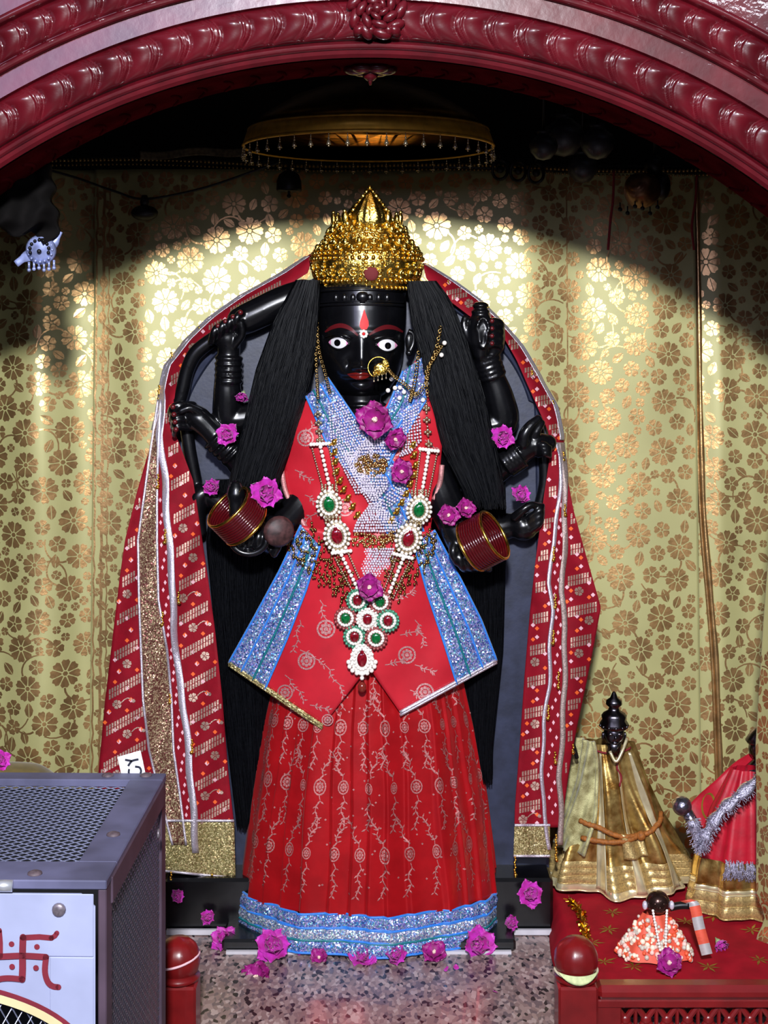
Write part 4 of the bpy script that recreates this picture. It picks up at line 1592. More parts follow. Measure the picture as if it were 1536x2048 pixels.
# scrolls, leaves and knobs worked in relief
m = MB()
for k in range(26):
    th = 2 * pi * k / 26
    pts = [crown_pt(th + 0.07 * cos(q), 546 + 7.5 * sin(q), 0.002) for q in [0.6 + i * 0.75 for i in range(8)]]
    m.tube(pts, [0.0034 - 0.0002 * i for i in range(8)], 6)
    m.ball(crown_pt(th, 546, 0.002), 0.0034, 7, 5)
    m.ball(crown_pt(th + .1, 534, 0.002), 0.0036, 7, 5)
    m.ball(crown_pt(th + .1, 528, 0.002), 0.003, 7, 5)
for row, (py, n) in enumerate(((494, 22), (482, 20), (458, 18), (448, 16))):
    for k in range(n):
        th = 2 * pi * (k + .5 * (row % 2)) / n
        m.ball(crown_pt(th, py + rng.uniform(-2, 2), 0.001), rng.uniform(0.005, 0.0075), 9, 6, s=(.8, .7, 1.25))
        m.tube([crown_pt(th + 0.1 * cos(q), py + 6 * sin(q), 0.003) for q in [i * 0.8 for i in range(7)]], 0.0022, 5)
for k in range(170):
    th = rng.uniform(-1.7, 1.7)
    py = rng.uniform(440, 574)
    m.ball(crown_pt(th, py, 0.001), rng.uniform(0.0022, 0.0046), 7, 5)
m.build('relief_work', GOLDB, crown)
for th in [2 * pi * k / 9 for k in range(9)]:
    m = MB()
    c = crown_pt(th, 440, 0.004)
    m.ball(c + Vector((0, 0, 0.006)), 0.011, 10, 8, s=(.75, .5, 1.35), rot=Matrix.Rotation(th, 3, 'Z'))
    m.ball(c + Vector((0, 0, 0.020)), 0.004, 8, 6)
    m.build('leaf_point', GOLDB, crown)
m = MB()
m.lathe([(0.003, 0.060), (0.011, 0.048), (0.024, 0.030), (0.035, 0.010), (0.037, -0.004), (0.031, -0.018), (0.018, -0.028)][::-1], crown_pt(0, 436, 0.0) + Vector((0.006, 0.012, 0)), 40, sy_=0.7, rf=lambda a, t: 1 + 0.07 * cos(11 * a) * sin(pi * t))
m.build('lotus_bud', GOLDB, crown)
m = MB()
for k in range(15):
    t = k / 14
    px = lerp(-1, 1, t)
    m.ball(Vector((CRX + 0.006 + 0.047 * px, CRY - 0.035, pyZ(438 - 66 * (1 - abs(px)) ** 0.9, 0.01))), 0.0052, 8, 6)
m.ball(Vector((CRX + 0.006, CRY - 0.03, pyZ(375, 0.01))), 0.0065, 10, 8)
m.build('pointed_border', GOLDB, crown)
m = MB()
c = crown_pt(0.085, 548, 0.004)
m.ball(c, 0.0145, 20, 10, s=(1, 0.35, 1))
m.build('red_dot', mat('dull_red_felt', srgb(104, 28, 30), 0.85), crown)

# ------------------------------------------------------------------ necklaces
def NY(px, py):
    return JY(px, py) - 0.008


def beadrow(m, pts, step, r, Y=NY, mat_=0, off=0.0, seg=6, rr=4, jit=0.0):
    L = sum(math.hypot(b[0] - a[0], b[1] - a[1]) for a, b in zip(pts, pts[1:]))
    n = max(1, int(L / step))
    for i in range(n + 1):
        p = polyat([(a, b, 0) for a, b in pts], i / n)
        x, y = p.x + random.uniform(-jit, jit), p.y + random.uniform(-jit, jit)
        m.ball(P(x, y, Y(x, y) - off), r * .001, seg, rr, mat_)


def beadband(m, Lp, Rp, rows, step, r, Y=NY, off=0.0):
    for k in range(rows + 1):
        v = k / rows
        a, b = polyat([(x, y, 0) for x, y in Lp], v), polyat([(x, y, 0) for x, y in Rp], v)
        beadrow(m, [(a.x, a.y), (b.x, b.y)], step, r, Y, 0, off + random.uniform(0, .0015), jit=0.6)


nk = thing('silver_bead_necklace', 'wide silver bead collar crossing the chest with a gold flower boss near the neck', 'necklace', P(740, 1010, -0.03))
m = MB()
beadband(m, [(658, 808), (664, 890), (712, 985)], [(682, 800), (745, 895), (745, 985)], 34, 5.2, 2.5)
m.build('bead_band', SILVER, nk)
m = MB()
beadband(m, [(808, 822), (806, 900), (800, 912)], [(836, 808), (842, 880), (820, 905)], 16, 5.2, 2.5)
m.build('bead_band', SILVER, nk)
m = MB()
beadband(m, [(742, 868), (716, 895), (712, 918)], [(748, 868), (780, 892), (778, 918)], 9, 5, 2.7, NY, 0.003)
m.build('bead_fan', SILVER, nk)
m = MB()
for k in range(120):
    a, r = random.uniform(0, 2 * pi), 27 * sqrt(random.random())
    m.ball(P(744 + 1.2 * r * cos(a), 930 + 0.8 * r * sin(a), NY(744, 930) - 0.007 + random.uniform(0, .004)), random.uniform(2.2, 4.2) * .001, 7, 5)
m.build('gold_boss', mat('pale_gold', srgb(206, 166, 112), 0.22, metal=1.0), nk)
nk2 = thing('silver_bead_necklace', 'long silver bead necklace with stacked fans hanging down to the flower over the pendant', 'necklace', P(740, 1150, -0.03))
for Lp, Rp, rows in ((((688, 905), (720, 975), (742, 1012)), ((710, 905), (740, 965), (762, 1008)), 22), (((806, 940), (780, 985), (742, 1020)), ((824, 955), (795, 1000), (762, 1024)), 14)):
    m = MB()
    beadband(m, Lp, Rp, rows, 5.2, 2.5)
    m.build('bead_band', SILVER, nk2)
for Lp, Rp, rows in ((((724, 955), (722, 975), (744, 1000)), ((772, 955), (774, 975), (752, 1000)), 9), (((742, 1008), (716, 1040), (708, 1062)), ((756, 1008), (790, 1040), (796, 1062)), 11), (((706, 1098), (716, 1120), (730, 1152)), ((792, 1098), (784, 1120), (764, 1152)), 11)):
    m = MB()
    beadband(m, Lp, Rp, rows, 5, 2.7, NY, 0.003)
    m.build('bead_fan', SILVER, nk2)
m = MB()
for k in range(90):
    x = random.uniform(-45, 45)
    y = 1080 + random.uniform(-14, 14) + 4 * cos(x / 14)
    m.ball(P(750 + x, y, NY(750, y) - 0.006 + random.uniform(0, .004)), random.uniform(2.4, 4) * .001, 7, 5)
m.build('gold_clasp', mat('pale_gold', srgb(214, 178, 132), 0.22, metal=1.0), nk2)
# chains of gold drops
gold_chain = thing('gold_drop_chain', 'chain of large gold drops half hidden under the pearl strands on the chest', 'necklace', P(740, 1030, -0.03))
for pts in (((668, 885), (672, 940), (690, 985), (715, 1030)), ((826, 890), (832, 940), (812, 990), (784, 1040))):
    m = MB()
    for i in range(9):
        p = polyat([(a, b, 0) for a, b in pts], i / 8)
        c = P(p.x, p.y, NY(p.x, p.y) - 0.002)
        m.ball(c, 0.0062, 9, 7, s=(.85, .7, 1.2))
        m.ball(c + Vector((0.004, -.003, 0.006)), 0.0026, 7, 5)
        m.ball(c + Vector((-0.006, -.001, -0.004)), 0.0030, 7, 5)
    m.build('gold_drops', GOLD, gold_chain)


# ------------------------------------------------------------------ the long pearl necklace with gem plaques
haar = thing('pearl_gem_necklace', 'long pearl necklace with green and red gem plaques and a clustered pendant below the waist', 'necklace', P(730, 1380, -0.04))


def HY(px, py):
    return min(JY(px, py), flap_y(px, py) if py > 1035 else 9) - 0.013


def gem_plaque(name, px, py, gem, rx, ry, tilt=0.0, ringmat=None, drop=False):
    m = MB()
    c = P(px, py, HY(px, py))
    R = Matrix.Rotation(tilt, 3, 'Y')
    m.lathe([(0.0, -0.002), (1.0, -0.002), (1.06, 0.0), (1.0, 0.002), (0.0, 0.002)], c, 22, rot=R @ Matrix.Diagonal((rx * .001, 1, ry * .001)) @ Matrix.Rotation(pi / 2, 3, 'X') @ Matrix.Diagonal((1, 1, 1)))
    n = 18
    for rad, r in ((0.68, 2.7), (0.98, 2.7)):
        for k in range(n):
            a = 2 * pi * k / n
            m.ball(c + R @ Vector((rx * .001 * rad * cos(a), -0.0035, ry * .001 * rad * sin(a))), r * .001 * min(rx, ry) / 20 + .0003, 7, 5, 0 if (rad > .9 and ringmat in (GREENRIM, REDRIM)) else 1)
    ob = m.build(name, [ringmat or PEARL, PEARL], haar)
    ROOT[ob.name] = ROOT[haar.name]
    m = MB()
    m.ball(c + Vector((0, -0.004, 0)), 0.001, 14, 9, s=(rx * .46, 4, ry * .52), rot=R)
    if drop:
        m.ball(c + R @ Vector((0, -0.004, ry * .00042)), 0.001, 10, 7, s=(rx * .2, 3, ry * .35), rot=R)
    m.build('gemstone', gem, ob)
    return ob


PALEG = mat('champagne_bead', srgb(214, 196, 164), 0.2, metal=0.9)
for side, (chain, bar, s0, s1, em, ru, bar2, s2) in enumerate((
        (((634, 795), (636, 830), (640, 880)), (640, 888, .05), (641, 894), (662, 985), (658, 1009), (674, 1072), (683, 1104, .12), (722, 1192)),
        (((852, 770), (853, 830), (858, 890)), (858, 900, -.12), (857, 906), (843, 990), (838, 1020), (817, 1078), (806, 1112, -.25), (776, 1192)))):
    m = MB()
    beadrow(m, chain, 9, 2.6, HY, 0, -0.004)
    for k in range(4):
        p = polyat([(a, b, 0) for a, b in chain], .35 + k * .2)
        for dx, dy in ((0, 0), (-5, 4), (5, 4), (0, 8)):
            m.ball(P(p.x + dx, p.y + dy, HY(p.x, p.y)), 0.0034, 7, 5)
    m.build('top_chain', PALEG, haar)

    def strands(a, b, w):
        for k in (-1, 0, 1):
            m = MB()
            dx, dy = b[0] - a[0], b[1] - a[1]
            l = math.hypot(dx, dy)
            nx, ny = -dy / l * w * k, dx / l * w * k
            beadrow(m, [(a[0] + nx, a[1] + ny), (b[0] + nx * .8, b[1] + ny * .8)], 8.5 if k == 0 else 5, 4.2 if k == 0 else 2.3, HY, 0, 0, 8, 6)
            m.build('pearl_strand', PEARL if k == 0 else PALEG, haar)
    strands(s0, s1, 17)
    strands((bar2[0], bar2[1] + 6), s2, 14)
    for bx, by, tl in (bar, bar2):
        m = MB()
        for k in range(-3, 4):
            m.ball(P(bx + k * 6, by - k * 6 * tl, HY(bx, by)), 0.0042, 8, 6)
        m.build('bead_bar', PEARL, haar)
    gem_plaque('gem_plaque', em[0], em[1], EMERALD, 24, 28, 0.15 if side else -0.15, PALEG, True)
    gem_plaque('gem_plaque', ru[0], ru[1], RUBY, 25, 30, 0.3 if side else -0.2, PALEG, True)
    for f in (0.5,):
        mx_, my_ = (em[0] + ru[0]) / 2, (em[1] + ru[1]) / 2
        m = MB()
        for k in range(-2, 3):
            for j in (-1, 0, 1):
                m.ball(P(mx_ + k * 7, my_ + j * 6, HY(mx_, my_)), 0.0034, 7, 5)
        m.build('bead_link', PALEG, haar)
        m = MB()
        for k in range(-2, 3):
            for j in (-1, 0, 1):
                m.ball(P(em[0] + k * 7, em[1] - 34 + j * 5, HY(em[0], em[1])), 0.0030, 7, 5)
        m.build('bead_link', PALEG, haar)
for px, py, gem, rim_ in ((715, 1200, RUBY, GREENRIM), (760, 1203, EMERALD, REDRIM), (691, 1236, EMERALD, REDRIM), (735, 1238, RUBY, PEARL), (776, 1241, RUBY, GREENRIM), (709, 1273, RUBY, GREENRIM), (752, 1276, EMERALD, REDRIM)):
    ob = gem_plaque('pendant_disc', px, py, gem, 21, 21, 0, rim_)
    m = MB()
    c = P(px, py, HY(px, py))
    for k in range(13):
        a = 2 * pi * k / 13
        m.ball(c + Vector((0.0132 * cos(a), -0.005, 0.0132 * sin(a))), 0.0029, 7, 5)
    m.build('pearl_ring', PEARL, ob)
gem_plaque('pendant_drop', 724, 1318, RUBY, 22, 29, 0, None, True)
m = MB()
for k in range(9):
    a = pi + pi * k / 8
    m.ball(P(724 + 27 * cos(a), 1324 - 24 * sin(a), HY(724, 1330) - 0.001), 0.0048, 8, 6)
m.ball(P(724, 1356, HY(724, 1340)), 0.0046, 8, 6)
m.build('pearl_fringe', PEARL, haar)
m = MB()
m.ball(P(724, 1374, HY(724, 1350)), 0.0085, 12, 9, s=(1, 1, 1.25))
m.build('red_bead', mat('amber_red_bead', srgb(120, 40, 30), 0.15, coat=0.8), haar)

# waist chains
for side, (lab, pts) in enumerate((('dark gold net chain round the waist beside the fist with bangles', [(580, 1078), (600, 1110), (640, 1150), (690, 1192)]), ('dark gold net chain round the waist below the cupped hand side', [(864, 1068), (850, 1110), (820, 1150), (790, 1190)]))):
    wc = thing('waist_chain', lab, 'chain', P(*pts[-1], -0.03), 'waist chains')
    rng = random.Random(side + 50)
    for lane in range(4):
        m = MB()
        for i in range(34):
            p = polyat([(a, b, 0) for a, b in pts], i / 33)
            sg = 1 if side == 0 else -1
            x = p.x + sg * (lane * 16 - 8) * (1 if i < 22 else .6) + rng.uniform(-4, 4)
            y = p.y - lane * 10 + rng.uniform(-5, 5) + 6 * sin(i)
            c = P(x, y, min(JY(x, y), flap_y(x, y)) - 0.009 + rng.uniform(0, .003))
            m.ball(c, rng.uniform(.0022, .0036), 7, 5)
            if i % 3 == 0:
                m.tube([c, c + Vector((rng.uniform(-.006, .006), -.001, -.011))], .0012, 5)
                m.ball(c + Vector((0, -.001, -.012)), .0028, 7, 5)
        m.build('chain_strand', DARKGOLD, wc)

# ear chains and nose ring
def chain(m, pts, step, r, mat_=0):
    sp = smooth(pts, max(8, int(sum((Vector(b) - Vector(a)).length for a, b in zip(pts, pts[1:])) / (step * .001))))
    for i, p in enumerate(sp):
        k = i % 2
        m.tube([p + (Vector((cos(q), 0.3, sin(q))) if k else Vector((cos(q), sin(q), 0.9 * sin(q)))) * r * .001 for q in [2 * pi * j / 8 for j in range(8)]], r * .00035, 5, closed=True)


ec = thing('ear_chain', 'pair of fine gold chains falling past the jaw beside the left lock of hair', 'earring', P(650, 790, 0.0))
for pts in ((P(634, 640, .04), P(638, 700, .02), P(650, 745, .0), P(660, 785, -.012)), (P(632, 660, .045), P(632, 710, .03), P(634, 760, .0), P(636, 795, -.012))):
    m = MB()
    chain(m, pts, 5, 2.6)
    m.build('chain', DARKGOLD, ec)
ec2 = thing('ear_chain', 'gold ear chain with pearls looping over the right lock of hair', 'earring', P(860, 800, 0.0))
m = MB()
for pts in ((P(881, 655, .0), P(872, 700, -.002), P(858, 735, -.004), P(852, 765, -.008), P(832, 788, -.014), P(812, 770, -.012), P(788, 752, -.03), P(776, 738, -.034)), (P(884, 690, .0), P(868, 716, -.002), P(853, 745, -.004), P(855, 790, -.012)), (P(838, 700, .04), P(833, 740, .01), P(826, 780, -.010), P(820, 800, -.012))):
    chain(m, pts, 5, 3.2)
m.build('chain', DARKGOLD, ec2)
for px, py in ((889, 686), (883, 710), (856, 766), (783, 758), (776, 781), (799, 796), (830, 792), (808, 784), (790, 776), (846, 800), (800, 775)):
    m = MB()
    m.ball(P(px, py, JY(px, py) - 0.012 if py > 740 else -0.006), 0.0048, 10, 7)
    m.build('pearl', PEARL, ec2)
nr = thing('nose_ring', 'large gold nose ring with a peacock shaped plate and dangling drops', 'nose ring', P(760, 768, -0.03))
m = MB()
m.tube([P(757 + 21 * cos(q), 735 - 21 * sin(q), -0.034 + .004 * sin(q)) for q in [0.5 + i * 0.27 for i in range(15)]], 0.0012, 6)
m.build('wire_hoop', GOLD, nr)
m = MB()
c = P(762, 738, -0.036)
for k in range(60):
    a, r = random.uniform(0, 2 * pi), sqrt(random.random())
    m.ball(c + Vector((.015 * r * cos(a) + .008 * r * sin(a), random.uniform(-.003, .002), .013 * r * sin(a) + .004 * r * cos(a))), random.uniform(.0018, .0034), 7, 5)
m.ball(c + Vector((.008, 0, .010)), .007, 9, 7, s=(1.2, .5, 1.4))
m.ball(c, .012, 12, 8, s=(1.25, .3, 1))
m.build('plate', GOLDB, nr)
for k in range(4):
    m = MB()
    a = c + Vector((-.014 + .008 * k, 0, -.011 + .002 * k))
    m.tube([a, a + Vector((0, 0, -.012))], .0009, 5)
    m.ball(a + Vector((0, 0, -.013)), .0022, 7, 5)
    m.build('drop', PALEG, nr)

# ------------------------------------------------------------------ bangles
def bangle_stack(c, ax, r, n, side, hollow):
    ax = Vector(ax).normalized()
    rot = ax.to_track_quat('Z', 'Y').to_matrix()
    gap = 0.0054
    for k in range(n):
        gold = k in (0, n - 1)
        m = MB()
        p = Vector(c) + ax * ((k - (n - 1) / 2) * gap)
        pts = [p + rot @ Vector((r * cos(2 * pi * q / 48), r * sin(2 * pi * q / 48), 0)) for q in range(48)]
        if gold:
            m.tube(pts, [0.0029 + 0.0004 * (q % 2) for q in range(48)], 8, closed=True)
        else:
            m.tube(pts, 0.0026, 8, closed=True)
        o = m.build('gold_bangle' if gold else 'glass_bangle', GOLD if gold else BANGLE)
        if gold:
            end = 'upper' if (k == n - 1) else 'lower'
            tag(o, f'thin gold bangle at the {end} edge of the {side}', 'bangle', 'gold bangles')
        else:
            tag(o, f'dark red glass bangle in the stack on the {side}', 'bangle', f'red bangles on the {side}')


bangle_stack(P(474, 1032, -0.050), (-.60, -.38, .70), 0.0500, 11, 'fist holding a bud', True)
bangle_stack(P(966, 1082, -0.050), (.80, -.33, .48), 0.0505, 11, 'open hand opposite the fist', True)

# ------------------------------------------------------------------ magenta flowers
def petal(m, rot, tiltx, l, w, cup, mt, seed, ruffle=0.12):
    rng = random.Random(seed)
    p1, p2 = rng.uniform(0, 6), rng.uniform(0, 6)

    def S(u, v):
        a = (u - .5) * 2
        ww = w * sin(pi * min(1, .12 + .80 * v)) ** .65 * (1 - .25 * (v > .95))
        x = a * ww
        y = v * l * (1 - .10 * abs(a) ** 2 * v + 0.05 * v * sin(9 * u + p2))
        z = cup * l * (v ** 1.7) + .25 * w * a * a * v + ruffle * l * v * v * sin(7 * u + p1) * .5
        q = Vector((x, y, z))
        q = Matrix.Rotation(tiltx, 3, 'X') @ q
        return Matrix.Rotation(rot, 3, 'Z') @ q
    m.grid(S, 6, 6, mt, thick=0.0006, back=(0, 0, -1))


def flower_proto(kind, label, group):
    root = thing('magenta_flower', label, 'flower', (0, 0, 0), group)
    rng = random.Random(kind * 77 + 3)
    spec = {0: ((7, .030, .014, .15, 0.25), (6, .023, .012, .35, 0.6), (5, .016, .009, .5, 0.95), (4, .010, .007, .7, 1.2)),
            1: ((6, .030, .016, .05, 0.1), (5, .022, .013, .2, 0.35)),
            2: ((8, .028, .012, .25, 0.45), (7, .023, .011, .4, 0.8), (6, .017, .009, .5, 1.1), (5, .011, .007, .6, 1.3))}[kind]
    m = MB()
    for ri, (n, l, w, cup, tl) in enumerate(spec):
        for k in range(n):
            petal(m, 2 * pi * (k + .5 * ri) / n + rng.uniform(-.15, .15), tl + rng.uniform(-.12, .12), l * rng.uniform(.88, 1.08), w, cup * rng.uniform(.6, 1.3), 0, rng.random())
    m.build('petals', MAGENTAD if kind == 1 else MAGENTA, root)
    m = MB()
    for k in range(9):
        a = rng.uniform(0, 6.3)
        r = rng.uniform(0, .0035)
        m.ball((r * cos(a), r * sin(a), .006 + rng.uniform(0, .003)), .0016, 6, 5)
    m.ball((0, 0, .003), .0045, 9, 6)
    m.build('flower_centre', PETALC, root)
    m = MB()
    m.lathe([(0.0015, -.014), (.0025, -.010), (.007, -.004), (.008, 0.0)], (0, 0, 0), 10)
    m.build('sepal', SEPAL, root)
    return root


protos = {}
FLW = [
    # px, py, Y, radius px, kind, face direction, label
    (486, 788, .045, 21, 2, (-.2, -.5, -.6), 'small magenta flower with a green sepal on the raised arm with the club'),
    (458, 870, .030, 27, 0, (-.2, -1, .1), 'magenta flower below the elbow of the raised arm with the club'),
    (426, 975, .050, 26, 2, (-.2, -1, .2), 'magenta flower on the wrist half hidden behind the veil edge'),
    (530, 988, -.055, 36, 0, (.2, -1, .2), 'large magenta flower tucked into the bangles of the fist holding a bud'),
    (1003, 875, .030, 28, 0, (.1, -1, .1), 'magenta flower under the elbow of the arm holding the conch'),
    (1040, 993, .035, 29, 2, (.1, -.9, .45), 'magenta flower resting on the cupped hand'),
    (898, 1030, -.052, 24, 1, (-.2, -1, .1), 'magenta petal flower at the lower edge of the open hand with bangles'),
    (931, 1016, -.055, 22, 1, (.3, -1, .2), 'magenta petal flower above the bangles of the open hand'),
    (750, 840, -.050, 41, 1, (-.1, -1, .15), 'wide dark magenta flower lying at the neckline under the chin'),
    (790, 878, -.048, 25, 1, (.3, -1, -.2), 'dark magenta petals hanging at the end of the neckline flower'),
    (803, 943, -.048, 27, 1, (.1, -1, .05), 'round dark magenta flower lying on the chest beside the pearl strands'),
    (739, 1174, -.066, 30, 1, (0, -1, .1), 'round dark magenta flower covering the top of the gem pendant'),
    (352, 1792, .035, 21, 2, (.5, -1, .3), 'magenta flower on the black base close to the metal box'),
    (415, 1836, .030, 22, 2, (.2, -1, .6), 'magenta flower on the white edging left of the skirt hem'),
    (450, 1883, -.015, 31, 0, (-.1, -.8, .9), 'magenta flower lying below the left corner of the skirt hem'),
    (546, 1896, -.062, 40, 0, (.1, -.9, .7), 'large magenta flower leaning on the hem above the loose one'),
    (638, 1916, -.082, 21, 1, (0, -.8, .8), 'small magenta flower under the hem between two bigger ones'),
    (727, 1918, -.085, 32, 0, (-.1, -.7, 1), 'magenta flower under the middle of the hem, first of the touching pair'),
    (790, 1913, -.083, 32, 2, (.1, -.9, .8), 'magenta flower under the middle of the hem, second of the touching pair'),
    (868, 1905, -.075, 27, 1, (0, -.8, .8), 'magenta flower with a pale centre under the right half of the hem'),
    (955, 1890, -.045, 39, 0, (.2, -1, .5), 'large magenta flower standing against the right corner of the hem'),
    (1018, 1846, .020, 22, 2, (.6, -1, .5), 'magenta flower on the white edging right of the skirt hem'),
    (1060, 1788, .035, 30, 0, (.1, -1, .4), 'magenta flower on the black base beside the red platform cloth'),
    (514, 1958, -.150, 37, 1, (-.3, -.7, .8), 'bright loose magenta flower lying alone on the granite in front'),
    (1338, 1927, -.256, 30, 1, (0, -.8, .7), 'dark magenta flower in front of the small orange dressed idol'),
    (1437, 1884, -.150, 24, 2, (.4, -.7, -.5), 'purple magenta flower with a stalk beside the orange ribbon'),
    (-2, 1523, -.30, 26, 0, (.4, -1, .4), 'pink flower at the photo edge on the cloth mound behind the box'),
]
for px, py, Y, r, kind, dr, lab in FLW:
    if kind not in protos:
        f = protos[kind] = flower_proto(kind, lab, 'magenta flowers offered to the deity')
    else:
        f = dup(protos[kind])
        f['label'] = lab
    f.location = P(px, py, Y)
    q = Vector(dr).normalized().to_track_quat('Z', 'Y')
    f.rotation_euler = q.to_euler()
    f.rotation_euler.rotate_axis('Z', random.uniform(0, 6))
    k = r * (Y - CAMY) / FPX / 0.031
    f.scale = (k, k, k)
# loose petals on the granite
proto = None
for px, py, lab in ((600, 1908, 'tiny loose petal beside the small flower under the hem'), (893, 1940, 'small loose petal on the granite under the pale centred flower'), (912, 1936, 'second small loose petal on the granite right of the first'), (990, 1985, 'tiny loose petal far out on the bare granite')):
    if proto is None:
        m = MB()
        petal(m, 0, .2, .010, .006, .3, 0, 4)
        proto = m.build('loose_petal', MAGENTA)
        o = proto
    else:
        o = proto.copy()
        C.objects.link(o)
    d = 1.233 * FPX / (py - 650)
    o.location = ((px - 768) * d / FPX, d + CAMY, 0.001)
    o.rotation_euler = (0, 0, random.uniform(0, 6))
    tag(o, lab, 'petal', 'loose petals on the granite')
# ------------------------------------------------------------------ gold parasol over the statue
PC = Vector(((737 - 768) * 3.0 / FPX, 0.05, EYE + 0.362))
para = thing('gold_parasol', 'round gold temple parasol with small hanging bells over the statue', 'parasol', PC)
PR = 0.253
m = MB()
m.lathe([(PR, 0.0), (PR + 0.003, 0.0), (PR - 0.008, 0.032), (PR - 0.012, 0.034), (PR - 0.014, 0.030), (PR - 0.003, 0.002), (PR, 0.0)], PC, 72)
for z in (0.0, 0.031):
    m.tube([PC + Vector(((PR + .001 - z * .35) * cos(2 * pi * q / 72), (PR + .001 - z * .35) * sin(2 * pi * q / 72), z)) for q in range(72)], 0.0032, 6, closed=True)
m.build('rim_band', GOLDR := mat('brushed_gold', srgb(226, 172, 62), .42, metal=.6, var=.15, vs=50), para)
m = MB()
m.lathe([(PR - .013, 0.033), (0.215, 0.060), (0.15, 0.100), (0.08, 0.125), (0.02, 0.135), (0.0, 0.136)], PC, 64)
m.lathe([(PR - .016, 0.030), (0.21, 0.055), (0.15, 0.095), (0.08, 0.120), (0.0, 0.130)], PC, 64)
m.build('dome', mat('dull_brass', srgb(120, 84, 30), 0.35, metal=1.0, var=0.3, vs=30), para)
m = MB()
m.tube([PC + Vector((0, 0, .13)), PC + Vector((0, 0, .75))], .008, 10)
m.build('hanging_rod', SOOT, para)
for k in range(44):
    a = 2 * pi * k / 44
    c = PC + Vector(((PR + .002) * cos(a), (PR + .002) * sin(a), 0))
    m = MB()
    m.tube([c, c + Vector((0, 0, -.010))], .0009, 5)
    m.ball(c + Vector((0, 0, -.012)), .0022, 7, 5)
    m.lathe([(.0048, -.025), (.0042, -.022), (.002, -.016), (.0006, -.013)], c, 10)
    m.ball(c + Vector((0, 0, -.027)), .0020, 6, 5)
    m.build('hanging_bell', PALEG, para)

# ------------------------------------------------------------------ things hanging under the ceiling
cord = MB()
cord.tube(smooth([P(60, 330, .30), P(150, 355, .31), P(230, 383, .315), P(290, 398, .315), P(400, 378, .315), P(500, 345, .31), P(566, 322, .31)], 50), .0028, 7)
tag(cord.build('power_cord', BLACKP), 'thin black cord sagging across the dark upper left of the curtain', 'cord')
m = MB()
m.ball(P(289, 426, .300), .030, 18, 12, s=(1, .8, .58))
m.lathe([(.008, .0), (.010, .012), (.006, .026)], P(289, 414, .300), 12)
tag(m.build('lamp_holder', BLACKP), 'black oval lamp holder hanging on the sagging cord', 'lamp')
b = thing('black_bell', 'black bell hanging against the curtain right of the cord', 'bell', P(578, 372, .285))
m = MB()
m.lathe([(.027, -.018), (.028, -.014), (.027, .004), (.022, .018), (.010, .027), (.0, .029)], P(578, 366, .285), 24)
m.build('bell_cup', SOOT, b)
m = MB()
m.tube([P(578, 372, .285), P(578, 392, .285)], .003, 6)
m.ball(P(578, 392, .285), .005, 8, 6)
m.build('clapper', SOOT, b)
m = MB()
m.tube([P(578, 338, .285), P(578, 318, .30)], .003, 6)
m.build('hanger', SOOT, b)

SILB = mat('blue_silver', srgb(140, 150, 196), 0.34, metal=0.4, var=0.3, vs=60)
lamp = thing('silver_ornament', 'bluish silver round ornament with wing shaped plates hanging at the far left', 'ornament', P(80, 520, -.38))
LC = P(82, 500, -.38)
R90 = Matrix.Rotation(pi / 2 + .25, 3, 'X')
m = MB()
m.lathe([(.0, -.012), (.016, -.012), (.022, -.006), (.027, .0), (.024, .006), (.014, .010), (.0, .012)], LC, 30, rot=R90)
for q in range(16):
    a = 2 * pi * q / 16
    m.ball(LC + Vector((.021 * cos(a), -.007, .021 * sin(a))), .0026, 7, 5)
m.build('disc', SILB, lamp)
for q in range(9):
    a = lerp(-.3, pi + .3, q / 8)
    m = MB()
    m.ball(LC + Vector((.0165 * cos(a), -.013, .0165 * sin(a))), .0032, 8, 6)
    m.build('dark_hole', SOOT, lamp)
m = MB()
m.ball(LC + Vector((0, -.014, -.003)), .0042, 8, 6)
m.build('dark_hole', SOOT, lamp)
for pts, w in (((P(92, 494, -.375), P(108, 478, -.375), P(117, 461, -.375)), .014), ((P(72, 505, -.375), P(50, 515, -.375), P(32, 528, -.375)), .011)):
    m = MB()
    m.tube(smooth(pts, 12), [w * (.6 + .4 * sin(pi * min(1, i / 9 + .2))) for i in range(12)], 10, flat=.3)
    m.build('wing_plate', SILB, lamp)
for k in range(6):
    m = MB()
    a = P(58 + k * 10, 524 - 2 * (k % 3), -.378)
    m.tube([a, a + Vector((0, 0, -.010 - .004 * (k % 2)))], .0022, 6)
    m.ball(a + Vector((0, 0, -.014)), .0036, 8, 6)
    m.build('dangling_drop', SILB, lamp)
m = MB()
m.tube([LC + Vector((0, .006, .02)), LC + Vector((-.004, .0, .10))], .0025, 6)
m.build('chain', SOOT, lamp)
m = MB()
DARKC = mat('black_cloth', srgb(13, 11, 11), 0.95, var=.3, vs=20, spec=.1)


def bundle(u, v):
    px = lerp(-60, 86 + 30 * sin(pi * v ** 1.5) + 9 * sin(9 * v) + 5 * sin(23 * v), u)
    py = lerp(318, 484 - 22 * sin(pi * u) + 10 * sin(13 * u), v)
    return P(px, py, -.41 + .014 * sin(17 * u + 5 * v) + .012 * sin(11 * v + 4 * u) - .02 * sin(pi * u))


m.grid(bundle, 40, 40, 0, thick=.02)
tag(m.build('black_cloth_bundle', DARKC), 'black cloth hanging in the shadow above the silver ornament', 'cloth')

